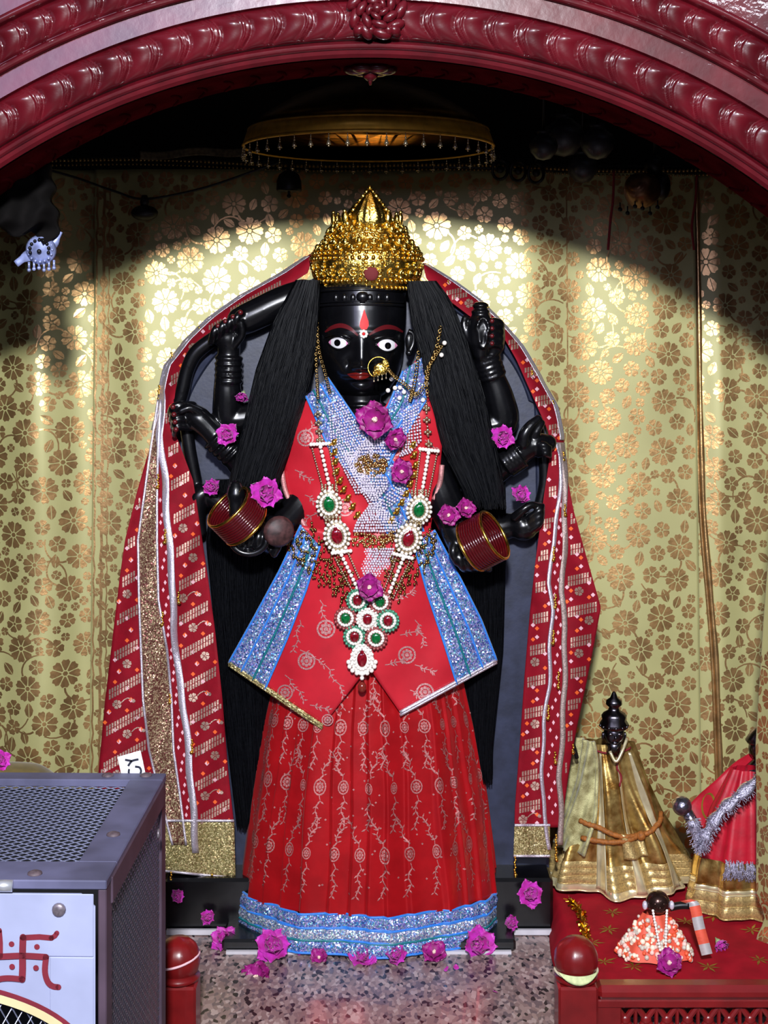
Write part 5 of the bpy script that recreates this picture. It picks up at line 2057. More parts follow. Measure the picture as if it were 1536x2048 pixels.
br = thing('bronze_bell', 'brown ridged bronze bell hanging tilted in front of the curtain at upper right', 'bell', P(1285, 378, .2))
BCn = P(1280, 376, .20)
Rb = Matrix.Rotation(-.5, 3, 'Z') @ Matrix.Rotation(pi / 2 - .25, 3, 'X')
m = MB()
prof = [(.0, .030), (.008, .0295)]
for i in range(1, 13):
    r = .008 + .030 * sqrt(i / 12)
    z = .029 - .040 * (i / 12) ** 1.5
    prof += [(r, z + .0015), (r + .0012, z - .0008)]
prof += [(.040, -.020), (.036, -.030), (.020, -.036), (.0, -.037)]
m.lathe(prof[::-1], BCn, 36, rot=Rb)
m.build('ridged_cup', BRONZE, br)
m = MB()
m.ball(P(1322, 372, .225), .026, 14, 10, s=(.8, 1, 1.2))
m.ball(P(1308, 330, .22), .022, 14, 10)
m.build('bell_shoulder', SOOT, br)
for k in range(6):
    m = MB()
    a = P(1240 + k * 15, 405 + 8 * sin(k * 2), .19)
    m.tube([a, a + Vector((0, 0, -.012))], .0016, 5)
    m.ball(a + Vector((0, 0, -.015)), .005, 8, 6)
    m.build('small_bell', SOOT, br)
m = MB()
m.tube([P(1310, 325, .22), P(1312, 325, .22) + Vector((0, 0, .78))], .004, 6)
m.build('hanger', SOOT, br)
for k, (px, py, r, Y, lab) in enumerate(((1087, 292, .030, .10, 'dark round pot hanging just right of the parasol under the arch shadow'), (1128, 272, .045, .22, 'large dark round pot hanging behind the smaller one under the arch'), (1195, 285, .036, .12, 'dark round pot hanging between the large pot and the bronze bell'), (1165, 335, .034, .295, 'dark flat pot hanging low above the bead trim'))):
    h = thing('hanging_pot', lab, 'pot', P(px, py, Y) + Vector((0, 0, -r)), 'dark pots hanging at upper right')
    m = MB()
    c = P(px, py, Y)
    m.lathe([(.0, -r), (r * .5, -r * .88), (r * .9, -r * .4), (r, 0), (r * .88, r * .45), (r * .5, r * .72), (r * .45, r * .9), (r * .6, r * 1.0)], c, 24)
    m.build('pot_body', mat('dull_iron', srgb(50, 50, 57), .35, metal=.3, var=.3, vs=40), h)
    m = MB()
    m.tube([c + Vector((0, 0, r * .8)), Vector((c.x, c.y, 2.335))], .003, 6)
    m.build('hanger', SOOT, h)
for px, py, lab in ((1000, 345, 'small iron ring hanging at the end of the parasol side of the bead trim'), (1036, 348, 'iron ring hanging between two others at the bead trim'), (1072, 352, 'narrow iron ring hanging right of the other two')):
    m = MB()
    c = P(px, py - 6, .325)
    m.tube([c + Vector((.017 * cos(2 * pi * q / 24), .004 * sin(2 * pi * q / 12), .022 * sin(2 * pi * q / 24))) for q in range(24)], .0036, 7, closed=True)
    m.ball(c + Vector((0, -.004, 0)), .009, 9, 7)
    m.tube([c + Vector((0, 0, .022)), c + Vector((0, .012, .05))], .0025, 6)
    tag(m.build('iron_ring', SOOT), lab, 'ring', 'iron rings at the bead trim')
m = MB()
THREAD = mat('red_thread', srgb(120, 16, 30), 0.8)
m.tube(smooth([P(1228, 340, .30), P(1226, 400, .30), P(1221, 440, .305), P(1216, 500, .31)], 30), .0028, 6)
tag(m.build('hanging_thread', THREAD), 'red thread hanging down the curtain beside the bronze bell', 'thread')
m = MB()
m.tube(smooth([P(1394, 350, .30), P(1391, 400, .30), P(1384, 450, .305), P(1388, 500, .31)], 30), .0028, 6)
tag(m.build('hanging_thread', THREAD), 'red thread hanging near the long curtain seam', 'thread')

# ------------------------------------------------------------------ metal offering box
bx = thing('donation_box', 'large grey metal donation box with wire mesh panels and a painted red emblem', 'box', (-.60, -.83, -.40))
BW, BD, BZ0, BZ1 = .50, .455, -.40, .522
BXR, BYF = -.356, -1.058
ROTB = Matrix.Rotation(math.radians(-1.2), 3, 'Z')
PIV = Vector((BXR, BYF, 0))


def bp(x, y, z):
    """box coordinates: x to the left of the right face is negative, y back from the front face"""
    return PIV + ROTB @ Vector((x, y, z))


def bbar(m, a, b, w, t, mat_=0):
    a, b = Vector(a), Vector(b)
    c = (a + b) / 2
    d = b - a
    sz = [abs(d.x) + w if abs(d.x) > 1e-6 else w, abs(d.y) + w if abs(d.y) > 1e-6 else w, abs(d.z) + w if abs(d.z) > 1e-6 else w]
    sz = list(sz)
    m.box(bp(*c), sz, mat_, rot=ROTB, bev=.002)


m = MB()
e = .034          # frame width on top
zt_ = BZ1
for cx, cy, sx_, sy_ in ((-BW / 2, .034, BW, .068), (-BW / 2, BD - .018, BW, .036), (-.026, BD / 2 + .016, .052, BD - .102), (-BW + .026, BD / 2 + .016, .052, BD - .102)):
    m.box(bp(cx, cy, zt_ - .006), (sx_, sy_, .012), 0, rot=ROTB, bev=.0015)
m.build('lid_frame', STEEL, bx)
m = MB()
for x, y in ((-.020, .02), (-.020, BD - .02), (-BW + .02, .02), (-BW + .02, BD - .02)):
    m.box(bp(x + (.014 if x > -.1 else -.014), y, (BZ0 + BZ1 - .012) / 2), (.011, .036, BZ1 - BZ0 - .012), 0, rot=ROTB, bev=.0015)
m.box(bp(-.004, BD / 2, BZ1 - .024), (.012, BD - .06, .036), 0, rot=ROTB, bev=.002)
m.box(bp(-.004, BD / 2, BZ0 + .02), (.012, BD - .06, .04), 0, rot=ROTB, bev=.002)
m.box(bp(-BW / 2, BD - .01, BZ0 + .02), (BW - .06, .012, .04), 0, rot=ROTB)
m.build('corner_frame', STEELD, bx)


def expanded(m, o, ux, uy, nx, ny, cw, ch, r):
    """expanded-metal mesh: rows of zigzag strands that touch"""
    for j in range(ny + 1):
        pts = []
        for i in range(2 * nx + 1):
            pts.append(o + ux * (i * cw / 2) + uy * (j * ch + (ch / 2 if i % 2 else 0) * (1 if j % 2 == 0 else 1)))
        m.tube(pts, r, 4, 0, False)
        pts = []
        for i in range(2 * nx + 1):
            pts.append(o + ux * (i * cw / 2) + uy * (j * ch - (ch / 2 if i % 2 else 0)))
        m.tube(pts, r, 4, 0, False)


m = MB()
expanded(m, bp(-BW + .05, .066, BZ1 - .012), ROTB @ Vector((1, 0, 0)), ROTB @ Vector((0, 1, 0)), 20, 25, .020, .0142, .0012)
m.build('lid_mesh', WIRE, bx)
m = MB()
expanded(m, bp(-.006, .035, BZ0 + .04), ROTB @ Vector((0, 1, 0)), ROTB @ Vector((0, 0, 1)), 22, 62, .0176, .0136, .0017)
m.build('side_mesh', WIRE, bx)
m = MB()
m.box(bp(-BW / 2, BD / 2, BZ0 + .45), (BW - .06, BD - .06, .02), 0, rot=ROTB)
m.build('inner_tray', mat('inside_dark', srgb(18, 18, 22), .7), bx)
m = MB()
m.box(bp(-BW / 2, BD - .006, (BZ0 + BZ1) / 2), (BW - .03, .003, BZ1 - BZ0 - .05), 0, rot=ROTB)
m.build('back_panel', MATS['inside_dark'], bx)
# front sheet with an arched window edged in red and cream
fx0, fx1, fz0, fz1 = -BW + .01, -.014, BZ0, BZ1 - .016
zc, ra, rc_ = .18, .152, -.245   # window arch


def front(x, z, off=0.0):
    return bp(x, -.002 - off, z)


m = MB()
NA = 40
WCX, WCZ, WA, WB = -.250, .288, .215, .091      # arched window centre and half axes
inn = [(WCX + WA * cos(pi * q / NA), WCZ + WB * sin(pi * q / NA)) for q in range(NA + 1)]
outr = []
for q in range(NA + 1):
    a = pi * q / NA
    dx, dz = cos(a), sin(a)
    ts = []
    if dx > 1e-6:
        ts.append((fx1 - WCX) / dx)
    if dx < -1e-6:
        ts.append((fx0 - WCX) / dx)
    if dz > 1e-6:
        ts.append((fz1 - WCZ) / dz)
    t = min(ts)
    outr.append((WCX + dx * t, WCZ + dz * t))
vs, fs = [], []
for (a, b), (c, d) in zip(inn, outr):
    vs += [front(a, b), front(c, d), front(a, b, -.002), front(c, d, -.002)]
for q in range(NA):
    i, j = 4 * q, 4 * (q + 1)
    fs += [(i, i + 1, j + 1, j), (i + 2, j + 2, j + 3, i + 3), (i, j, j + 2, i + 2), (i + 1, i + 3, j + 3, j + 1)]
m.add(vs, fs)
m.box((front(fx1 - .011, (WCZ + BZ0) / 2, -.001)), (.021, .002, WCZ - BZ0), 0, rot=ROTB)
m.box(front((fx0 + fx1) / 2, fz1 - .040, .0008), (fx1 - fx0 - .004, .0022, .080), 0, rot=ROTB, bev=.0008)
m.box(front(fx1 - .030, .372, .0006), (.056, .0016, .105), 0, rot=ROTB, bev=.0006)
m.build('front_sheet', STEELP, bx, smooth_=False)
SF_ = lambda x, z: front(x, z, .0026)
CREAM = mat('cream_paint', srgb(214, 196, 150), .6, var=.1, vs=20)
PAINT = mat('dark_red_paint', srgb(116, 28, 44), .6, var=.15, vs=40)
m = MB()
m.strip(SF_, [(WCX + (WA + .006) * cos(pi * q / NA), WCZ + (WB + .006) * sin(pi * q / NA)) for q in range(NA + 1)], .0105, 0)
m.strip(SF_, [(WCX + (WA + .015) * cos(pi * q / NA), WCZ + (WB + .015) * sin(pi * q / NA)) for q in range(NA + 1)], .006, 1)
m.build('window_edging', [CREAM, PAINT], bx)
m = MB()
for k in range(-3, 36):
    for sg in (1, -1):
        x0 = WCX - WA - .05 + k * .016
        seg = []
        for q in range(41):
            x, z = x0 + sg * .16 * q / 40, WCZ - .17 + .28 * q / 40
            if abs(x - WCX) < WA and z < WCZ + WB * sqrt(max(0, 1 - ((x - WCX) / WA) ** 2)) + .004:
                seg.append(bp(x, .004, z))
        if len(seg) > 1:
            m.tube([seg[0], seg[-1]], .0011, 4)
m.build('window_mesh', WIRE, bx)
# painted emblem: hooked cross with four dots, as on the box


def fpx(px, py):
    """pixel on the front sheet -> box coordinates"""
    d = (BYF - CAMY) / FPX
    return ((px - 768) * d - BXR, EYE - (py - 650) * d)


m = MB()


def brush(pts, w=9.5):
    w *= 1.25
    pp = smooth([(a, b, 0) for a, b in pts], 4 * len(pts)) if len(pts) > 3 else [Vector((a, b, 0)) for a, b in pts]
    d = (BYF - CAMY) / FPX
    m.strip(SF_, [fpx(p.x, p.y) for p in pp], w * d, 0)
    for p in (pp[0], pp[-1]):
        x, z = fpx(p.x, p.y)
        m.decal(SF_, [(x + w * d / 2 * cos(q), z + w * d / 2 * sin(q)) for q in [i * pi / 5 for i in range(10)]], 0)


brush([(47, 1873), (46, 1905), (46, 1935), (45, 1957)], 11)
brush([(-44, 1912), (0, 1912), (46, 1910), (93, 1912)], 10)
brush([(47, 1874), (80, 1872), (104, 1874)], 9)
brush([(104, 1874), (111, 1870), (115, 1864)], 8)
brush([(93, 1912), (91, 1940), (96, 1960), (106, 1970), (118, 1972)], 9.5)
brush([(45, 1957), (20, 1955), (0, 1957), (-12, 1964)], 9.5)
brush([(1, 1912), (1, 1885), (-1, 1860)], 9)
for px, py in ((24, 1887), (75, 1892), (25, 1932), (73, 1934)):
    x, z = fpx(px, py)
    m.decal(SF_, [(x + .0037 * cos(q * pi / 6), z + .0037 * sin(q * pi / 6)) for q in range(12)], 0)
m.build('painted_emblem', PAINT, bx)
RIV = mat('rivet_head', srgb(130, 120, 128), .4, metal=.6, var=.3, vs=200)
x, z = fpx(119, 1818)
m = MB()
m.lathe([(.0, .004), (.006, .0036), (.0085, .002), (.0092, .0)][::-1], front(x, z, .002), 14, rot=Matrix.Rotation(pi / 2, 3, 'X'))
m.build('rivet', RIV, bx)
for x, y in ((-.098, .022), (-.026, .17), (-.090, BD - .016), (-.030, BD - .014)):
    m = MB()
    m.lathe([(.010, .0), (.0092, .003), (.005, .005), (.0, .0055)], bp(x, y, BZ1 - .001), 14)
    m.build('rivet', mat('rusty_rivet', srgb(84, 70, 76), .6, var=.3, vs=150), bx)
for z in (.46, .26):
    m = MB()
    m.lathe([(.008, .0), (.007, .003), (.0, .005)], bp(.004, .03 if z == .26 else BD - .1, z), 12, rot=Matrix.Rotation(pi / 2, 3, 'Y'))
    m.build('rivet', RIV, bx)
hb = MB()
for k in range(2):
    x0 = -.20 if k == 0 else -.146
    hb.tube([bp(x0, -.004, BZ1 - .006), bp(x0 + (.05 if k == 0 else .026), -.004, BZ1 - .006)], .0075, 12)
hb.build('hinge', mat('bare_aluminium', srgb(214, 216, 222), .3, metal=.7), bx)
m = MB()
m.box(bp(-BW + .1, BD / 2, BZ0 + .02), (.1, .1, .04), 0, rot=ROTB)

# paper with two letters standing behind the box
pp_ = thing('paper_note', 'white paper note with handwritten letters C and Y sticking up behind the box', 'paper', P(275, 1560, -.60))
PAPER = mat('white_paper', srgb(232, 232, 236), .7)
INK = mat('black_ink', srgb(24, 26, 44), .6)
m = MB()
qd = [(235, 1514), (281, 1501), (300, 1590), (254, 1600)]
m.prism([P(a, b, -.601) for a, b in qd], (0, .0006, 0))
m.build('sheet', PAPER, pp_, False)
m = MB()
SP = lambda a, b: P(a, b, -.6022)


def pen(m, pts, w=4.2):
    sp = smooth([(a, b, 0) for a, b in pts], 5 * len(pts)) if len(pts) > 2 else [Vector((a, b, 0)) for a, b in pts]
    m.strip(SP, [(p.x, p.y) for p in sp], w, 0)


for pts in (((250, 1519.5), (264, 1522)), ((277, 1518.5), (264, 1522), (256, 1532))):
    pen(m, pts)
m.build('letter_y', INK, pp_)
m = MB()
pen(m, ((270, 1533), (279, 1535), (282, 1543), (277, 1552), (266, 1553), (258, 1547), (258, 1538)))
m.build('letter_c', INK, pp_)

# low cloth mound behind the box at the left
m = MB()
OLIVE = mat('brown_olive_cloth', srgb(112, 96, 48), .6, var=.25, vs=30, sheen=.2)
m.grid(lambda u, v: Vector((lerp(-.90, -.62, u), .10 + .10 * cos(pi * v), .0 + (.298 + .03 * sin(pi * (u * .8 + .15))) * min(1, 6 * u * 0 + 1) * sin(pi * v) ** .3 * (1 - max(0, (u - .6) / .4) ** 2 * .35))), 24, 20)
tag(m.build('cloth_mound', OLIVE), 'brownish olive cloth heap showing above the box at the left edge', 'cloth')

# ------------------------------------------------------------------ red posts and railing
def post(px, topy, lab):
    root = thing('railing_post', lab, 'post', ((px - 768) * 2.55 / FPX, -.40, 0), 'red railing posts')
    X = (px - 768) * 2.55 / FPX
    m = MB()
    m.box((X, -.40, .052), (.068, .068, .104), 0, bev=.004)
    m.build('shaft', REDPAINT, root)
    m = MB()
    z0 = .104
    m.lathe([(.030, z0), (.036, z0 + .002), (.037, z0 + .008), (.030, z0 + .012), (.034, z0 + .016), (.0375, z0 + .032), (.0365, z0 + .046), (.030, z0 + .060), (.018, z0 + .070), (.0, z0 + .074)], (X, -.40, 0), 48, rf=lambda a, t: 1 + .018 * abs(sin(6 * a)) * (1 if t > .35 else 0))
    m.build('finial', REDPAINT, root)
    return root, X


rp, XR = post(1152, 1870, 'red painted railing post with a fluted dome beside the red platform cloth')
m = MB()
STR = mat('cream_string', srgb(214, 200, 170), .8)
m.tube([Vector((XR + .037 * cos(a), -.40 - .037 * sin(a), .122 - .004 * sin(a) ** 2)) for a in [-.2 + i * .22 for i in range(17)]], .0022, 6)
tag(m.build('string_loop', STR), 'cream string tied round the red dome beside the platform', 'string')
m = MB()
m.grid(lambda u, v: Vector((XR + .0385 * cos(lerp(.5, 2.6, u)), -.401 - .0385 * sin(lerp(.5, 2.6, u)) - .004 * v, .126 - .014 * v * sin(pi * u))), 16, 4, 0, thick=.0008)
tag(m.build('flower_petal', mat('green_white_petal', srgb(196, 204, 150), .6, var=.2, vs=90)), 'pale green white petal stuck at the base of the right dome', 'petal')
lp, XL = post(357, 1870, 'red painted railing post half hidden by the metal box')
m = MB()
m.tube([Vector((XL + .036 * cos(a), -.40 - .038 * sin(a), .140 + .010 * cos(a))) for a in [-.2 + i * .22 for i in range(17)]], .0022, 6)
tag(m.build('string_loop', mat('pink_string', srgb(226, 180, 190), .8)), 'pink white string tied round the red dome beside the box', 'string')
rail = thing('red_railing', 'red painted railing with a pierced lattice in front of the small idols', 'railing', (.60, -.40, 0))
m = MB()
x0, x1 = XR + .033, .95
m.box(((x0 + x1) / 2, -.40, .086), (x1 - x0, .040, .026), 0, bev=.009)
m.box(((x0 + x1) / 2, -.40, .067), (x1 - x0, .028, .014), 0, bev=.002)
m.box(((x0 + x1) / 2, -.40, -.0), (x1 - x0, .026, .02), 0, bev=.002)
m.build('top_rail', REDPAINT, rail)
m = MB()
m.box((x0 + .022, -.40, .034), (.044, .024, .056), 0, bev=.002)
for k in range(16):
    x = x0 + .052 + k * .036
    for sg in (1, -1):
        m.tube([(x - sg * .020, -.40, .008), (x + sg * .020, -.40, .062)], .0055, 8)
    m.ball((x, -.401, .035), .0095, 10, 7, s=(1, .7, 1))
    m.tube([(x + .018, -.40, .002), (x + .018, -.40, .062)], .0035, 6)
m.build('lattice', REDPAINT, rail)

# ------------------------------------------------------------------ platform with red cloth
PZ = .050
m = MB()
m.box((.66, -.02, .018), (.60, .60, .036), 0, bev=.006)
tag(m.build('platform', mat('platform_wood', srgb(84, 34, 30), .6, var=.2, vs=20)), 'low wooden platform covered by the red cloth at the right', 'platform')
m = MB()


def cloth_top(u, v):
    x = lerp(.331, .955, u)
    y = lerp(.285, -.325, v)
    edge = min(1, max(0, (x - .335) / .022))
    z = lerp(.004, PZ, edge ** .5) + .0022 * sin(31 * x + 7 * y) * sin(23 * y) + .0015 * sin(60 * x)
    if x < .40:
        z += .003 * sin(70 * x + 2 * sin(9 * y))
    return Vector((x + .006 * sin(14 * y) * (1 - edge), y, z))


m.grid(cloth_top, 130, 60, 0, thick=.0016, back=(0, 0, -1))
GLEAF = mat('gold_leaf_print', srgb(150, 116, 40), .45, metal=.5, var=.2, vs=60)
rng = random.Random(9)


def cs(x, y):
    u = (x - .331) / .624
    v = (.285 - y) / .61
    return cloth_top(u, v) + Vector((0, 0, .0012))


spots = [(.46, .02), (.52, -.01), (.56, .03), (.60, -.02), (.66, .0), (.72, -.06), (.41, -.20), (.46, -.23), (.44, -.06), (.50, -.06), (.79, -.10), (.70, -.20), (.60, -.22), (.52, -.25), (.40, -.12), (.85, -.16), (.62, .06)]
for x, y in spots:
    a0 = rng.uniform(0, 6)
    for k in range(7):
        a = a0 + 2 * pi * k / 7
        l = .024 * rng.uniform(.7, 1.2)
        m.decal(cs, [(x, y), (x + l * .5 * cos(a - .22), y + l * .5 * sin(a - .22)), (x + l * cos(a), y + l * sin(a)), (x + l * .5 * cos(a + .22), y + l * .5 * sin(a + .22))], 1)
tag(m.build('platform_cloth', [REDCLOTH, GLEAF]), 'red cloth with gold leaf print spread under the small idols', 'cloth')

# gold tinsel lying at the platform corner
m = MB()
TINS = mat('gold_tinsel', srgb(206, 158, 40), .25, metal=1.0, var=.3, vs=300)
rng = random.Random(31)
tp = smooth([P(1140, 1775, .06), P(1160, 1800, .00), P(1166, 1835, -.06), P(1172, 1872, -.12)], 30)
tp = [Vector((p.x, p.y, PZ + .012)) for p in tp]
for i in range(420):
    p = tp[rng.randrange(30)]
    d = Vector((rng.gauss(0, 1), rng.gauss(0, 1), rng.gauss(0, 1))).normalized() * rng.uniform(.004, .014)
    w = Vector((rng.gauss(0, 1), rng.gauss(0, 1), rng.gauss(0, 1))).normalized() * .0016
    c = p + d
    if c.z < PZ + .002:
        c.z = PZ + .002
    m.add([p + w, p - w, c - w, c + w], [(0, 1, 2, 3)])
m.tube(tp, .005, 7)
tag(m.build('tinsel_garland', TINS), 'gold tinsel garland lying behind the right red dome', 'garland')

# ------------------------------------------------------------------ gold-robed idol
BROC = mat('gold_brocade', srgb(232, 200, 122), .28, metal=.85, col2=srgb(150, 108, 48), vs=42, bump=.25, bs=150)
BROCB = mat('ribbed_gold_border', srgb(196, 170, 112), .34, metal=.6, var=.3, vs=260, bump=.3, bs=300)
WHITES = mat('white_gold_satin', srgb(240, 224, 180), .25, metal=.65, var=.2, vs=40, bump=.2, bs=60)
FUR = mat('pale_gold_plush', srgb(196, 192, 138), .55, metal=.3, col2=srgb(128, 118, 70), vs=50, sheen=.4, bump=.6, bs=500)
gi = thing('robed_idol', 'small dark metal idol in a gold brocade robe beside the right veil', 'idol', (.500, .15, PZ))
GX, GY = .500, .165


def robe(th, t, off=0.0, pl=1.0):
    """t 0 shoulders .. 1 hem"""
    a = interp([(0, .052), (.25, .072), (.5, .095), (.75, .125), (1, .158)], t)
    b = a * .52
    f = (.004 + .010 * t) * pl
    w = .8 * sin(8 * th + 1.2 + 1.5 * t) + .45 * sin(17 * th - 2 * t) + .5 * sin(5 * th + 7 * t) + .35 * sin(12 * th - 9 * t)
    a2, b2 = a + f * w + off, b + f * w + off
    lean = -.030 * (1 - t)
    return Vector((GX + lean + a2 * sin(th), GY - b2 * cos(th), lerp(PZ + .305, PZ + .006 + .012 * abs(sin(th)), t)))


m = MB()
m.grid(lambda u, v: robe(lerp(-pi, pi, u), lerp(0, .80, v)), 120, 40)
m.build('robe', BROC, gi)
for k in range(4):
    m = MB()
    f = lambda u, v: robe(lerp(-pi, pi, u), lerp(.80 + .05 * k - .002, .80 + .05 * (k + 1), v), .0012 + .0016 * sin(pi * v))
    m.grid(f, 120, 4)
    m.tube([f(i / 120, 1) for i in range(121)], .0016, 5)
    m.build('robe_border', BROCB if k % 2 == 0 else WHITES if k == 3 else BROCB, gi)
for th, w in ((-.35, .10), (.20, .07), (.75, .09)):
    m = MB()
    m.grid(lambda u, v: robe(th + w * (u - .5) * (1 + v), lerp(.05, .98, v), .004), 5, 40, 0, thick=.001)
    m.build('satin_pleat', WHITES, gi)
m = MB()


def cape(u, v):
    th = lerp(-1.75, -.50, u) - .25 * v * (u - .5)
    return robe(th + .1 * sin(3 * v), lerp(-.04, .74, v), .012 + .006 * sin(9 * u + 4 * v) + .004 * sin(21 * u + 13 * v), .4)


m.grid(cape, 30, 40, 0, thick=.003)
m.tube([cape(1, i / 30) + Vector((0, -.003, 0)) for i in range(31)], .004, 6)
m.build('plush_cape', FUR, gi)
m = MB()
m.grid(lambda u, v: robe(lerp(.02, .42, u), lerp(.57 + .05 * u, .74, v), .016), 10, 12, 0, thick=.002)
m.build('hanging_panel', BROCB, gi)
ROPE = mat('orange_rope', srgb(150, 88, 30), .7, var=.3, vs=200, bump=.4, bs=400)
m = MB()
for lane in ([(-.80, .52), (-.4, .545), (0, .59), (.38, .60)], [(-.70, .63), (-.3, .635), (.1, .62), (.38, .60), (.7, .56), (1.15, .49)]):
    sp = smooth([(a, b, 0) for a, b in lane], 26)
    m.tube([robe(p.x, p.y, .013, .3) for p in sp], [.0048 + .001 * (i % 2) for i in range(26)], 8)
m.ball(robe(.38, .60, .016, .3), .010, 10, 8)
m.build('rope_belt', ROPE, gi)
m = MB()
m.tube([robe(lerp(-.75, .9, i / 14), .02 + .03 * sin(pi * i / 14), .006, .3) for i in range(15)], .0020, 6)
m.tube([robe(.2 + .05 * sin(i), .05 + .02 * i, .006, .5) for i in range(12)], .0022, 6)
m.build('red_thread', THREAD, gi)
# dark metal head with a tiered crown
hc = P(1228, 1468, .125)
m = MB()
m.ball(hc, .023, 22, 16, s=(.95, .9, 1.15))
m.ball(hc + Vector((0, -.021, -.003)), .005, 10, 8, s=(.7, 1, 1.2))
m.ball(hc + Vector((0, -.017, -.014)), .006, 10, 8, s=(1.3, .7, .6))
for sg in (-1, 1):
    m.ball(hc + Vector((sg * .009, -.018, .004)), .0045, 10, 8, s=(1.3, .6, .7))
    m.ball(hc + Vector((sg * .023, .0, -.004)), .006, 10, 8, s=(.5, .8, 1.5))
m.lathe([(.016, -.040), (.014, -.028), (.017, -.015)], hc, 16)
m.build('head', PEWTER, gi)
m = MB()
m.lathe([(.022, .010), (.028, .014), (.029, .022), (.024, .030), (.026, .038), (.022, .044), (.012, .050), (.010, .056), (.017, .062), (.016, .070), (.008, .076), (.004, .086), (.0, .090)], hc, 26, rf=lambda a, t: 1 + .05 * cos(9 * a) * (1 - t))
for k in range(12):
    a = 2 * pi * k / 12
    m.ball(hc + Vector((.028 * cos(a), .028 * sin(a), .018)), .0035, 7, 5)
m.build('tiered_crown', PEWTER, gi)
m = MB()
m.tube(smooth([hc + Vector((-.012, -.02, -.030)), hc + Vector((0, -.026, -.050)), hc + Vector((.014, -.020, -.030)), hc + Vector((.026, -.006, -.008))], 14), .0034, 7)
m.build('collar', WHITES, gi)
m = MB()
m.tube(smooth([P(1137, 1462, .11), P(1143, 1478, .105), P(1150, 1500, .11), P(1154, 1516, .115)], 14), [.0042] * 14, 8)
m.ball(P(1137, 1460, .11), .007, 10, 8)
m.build('staff', SOOT, gi)

# ------------------------------------------------------------------ red-robed idol at the edge
ri = thing('robed_idol', 'idol in red cloth with silver fur trim at the right edge of the platform', 'idol', (.73, .0, PZ))
REDGL = mat('bright_red_cloth', srgb(176, 16, 40), .45, var=.15, vs=40, bump=.2, bs=90)
SFUR = mat('silver_fringe', srgb(170, 166, 186), .3, metal=.7, var=.35, vs=260, bump=.8, bs=420)
RX, RY = .742, .045


def rrobe(th, t, off=0.0):
    a = interp([(0, .035), (.3, .075), (.6, .10), (1, .118)], t)
    w = (.002 + .006 * t) * (sin(9 * th) + .4 * sin(19 * th))
    return Vector((RX + (a + w + off) * sin(th), RY - (a * .62 + w + off) * cos(th), lerp(PZ + .285, PZ + .006, t)))


m = MB()
m.grid(lambda u, v: rrobe(lerp(-pi, pi, u), lerp(.0, .64, v)), 90, 40)
m.build('red_robe', REDGL, ri)
for t0, t1, mt in ((.62, .80, BROC), (.80, .84, WHITES), (.84, .92, BROCB), (.92, 1.0, BROCB)):
    m = MB()
    f = lambda u, v: rrobe(lerp(-pi, pi, u), lerp(t0, t1, v), .002 + .002 * sin(pi * v))
    m.grid(f, 90, 8)
    m.tube([f(i / 90, 1) for i in range(91)], .002, 5)
    m.build('robe_border', mt, ri)
m = MB()
rng = random.Random(77)
for k in range(260):
    u = rng.random()
    th = lerp(-.6, 1.1, u)
    t = .60 + .06 * u + rng.uniform(-.02, .02)
    a = rrobe(th, t, .006)
    m.tube([a, a + Vector((rng.uniform(-.004, .004), -.006, -.014)), a + Vector((rng.uniform(-.008, .008), -.004, -.030))], .0008, 4, caps=False)
m.build('silver_fringe', SFUR, ri)
m = MB()
m.ball(P(1522, 1498, .09), .026, 16, 12)
m.lathe([(.028, .012), (.032, .018), (.022, .034), (.010, .046), (.0, .056)], P(1522, 1498, .09), 20)
m.lathe([(.060, -.10), (.045, -.05), (.014, -.02), (.014, .0)], P(1522, 1498, .09), 20)
m.build('head', PEWTER, ri)
# red scarf spread behind with a silver fur band
m = MB()


def scarf(u, v):
    top = smooth([P(1372, 1618, .13), P(1430, 1560, .12), P(1490, 1512, .11), P(1560, 1470, .10)], 21)
    bot = smooth([P(1396, 1680, .10), P(1440, 1640, .09), P(1490, 1600, .06), P(1560, 1560, .05)], 21)
    i = min(19, int(u * 20))
    f = u * 20 - i
    a = top[i].lerp(top[i + 1], f)
    b = bot[i].lerp(bot[i + 1], f)
    return a.lerp(b, v) + Vector((0, .004 * sin(14 * u), 0))


m.grid(scarf, 24, 12, 0, thick=.002)
SSC = lambda u, v: scarf(u, v) + Vector((0, -.0015, 0))
for cu, cv, r in ((.22, .45, .16), (.42, .4, .10), (.62, .45, .12)):
    m.strip(SSC, [(cu + r * .45 * cos(q * pi / 8), cv + r * 2.0 * sin(q * pi / 8)) for q in range(17)], .02, 1)
m.build('red_scarf', [REDGL, GLEAF], ri)
m = MB()
band = smooth([P(1385, 1640, -.04), P(1400, 1690, -.045), P(1412, 1668, -.05), P(1440, 1625, -.05), P(1480, 1590, -.045), P(1530, 1545, -.03)], 40)
rng = random.Random(4)
m.tube(band, [.011 + .003 * sin(i) for i in range(40)], 8, flat=.5)
for k in range(420):
    p = band[rng.randrange(40)]
    d = Vector((rng.gauss(0, 1), -abs(rng.gauss(0, .6)), rng.gauss(-.5, 1))).normalized()
    m.tube([p + d * .006, p + d * .018 + Vector((0, 0, -.004))], .0007, 4, caps=False)
m.build('silver_fur_band', SFUR, ri)
m = MB()
m.ball(P(1364, 1612, .055), .020, 16, 12)
m.tube([P(1372, 1622, .055), P(1400, 1668, .05)], .012, 10)
tag(m.build('silver_ball', mat('dark_silver_foil', srgb(120, 118, 134), .25, metal=.9, var=.4, vs=120, bump=.6, bs=150)), 'dark silver foil ball between the gold robed and red robed idols', 'ball')

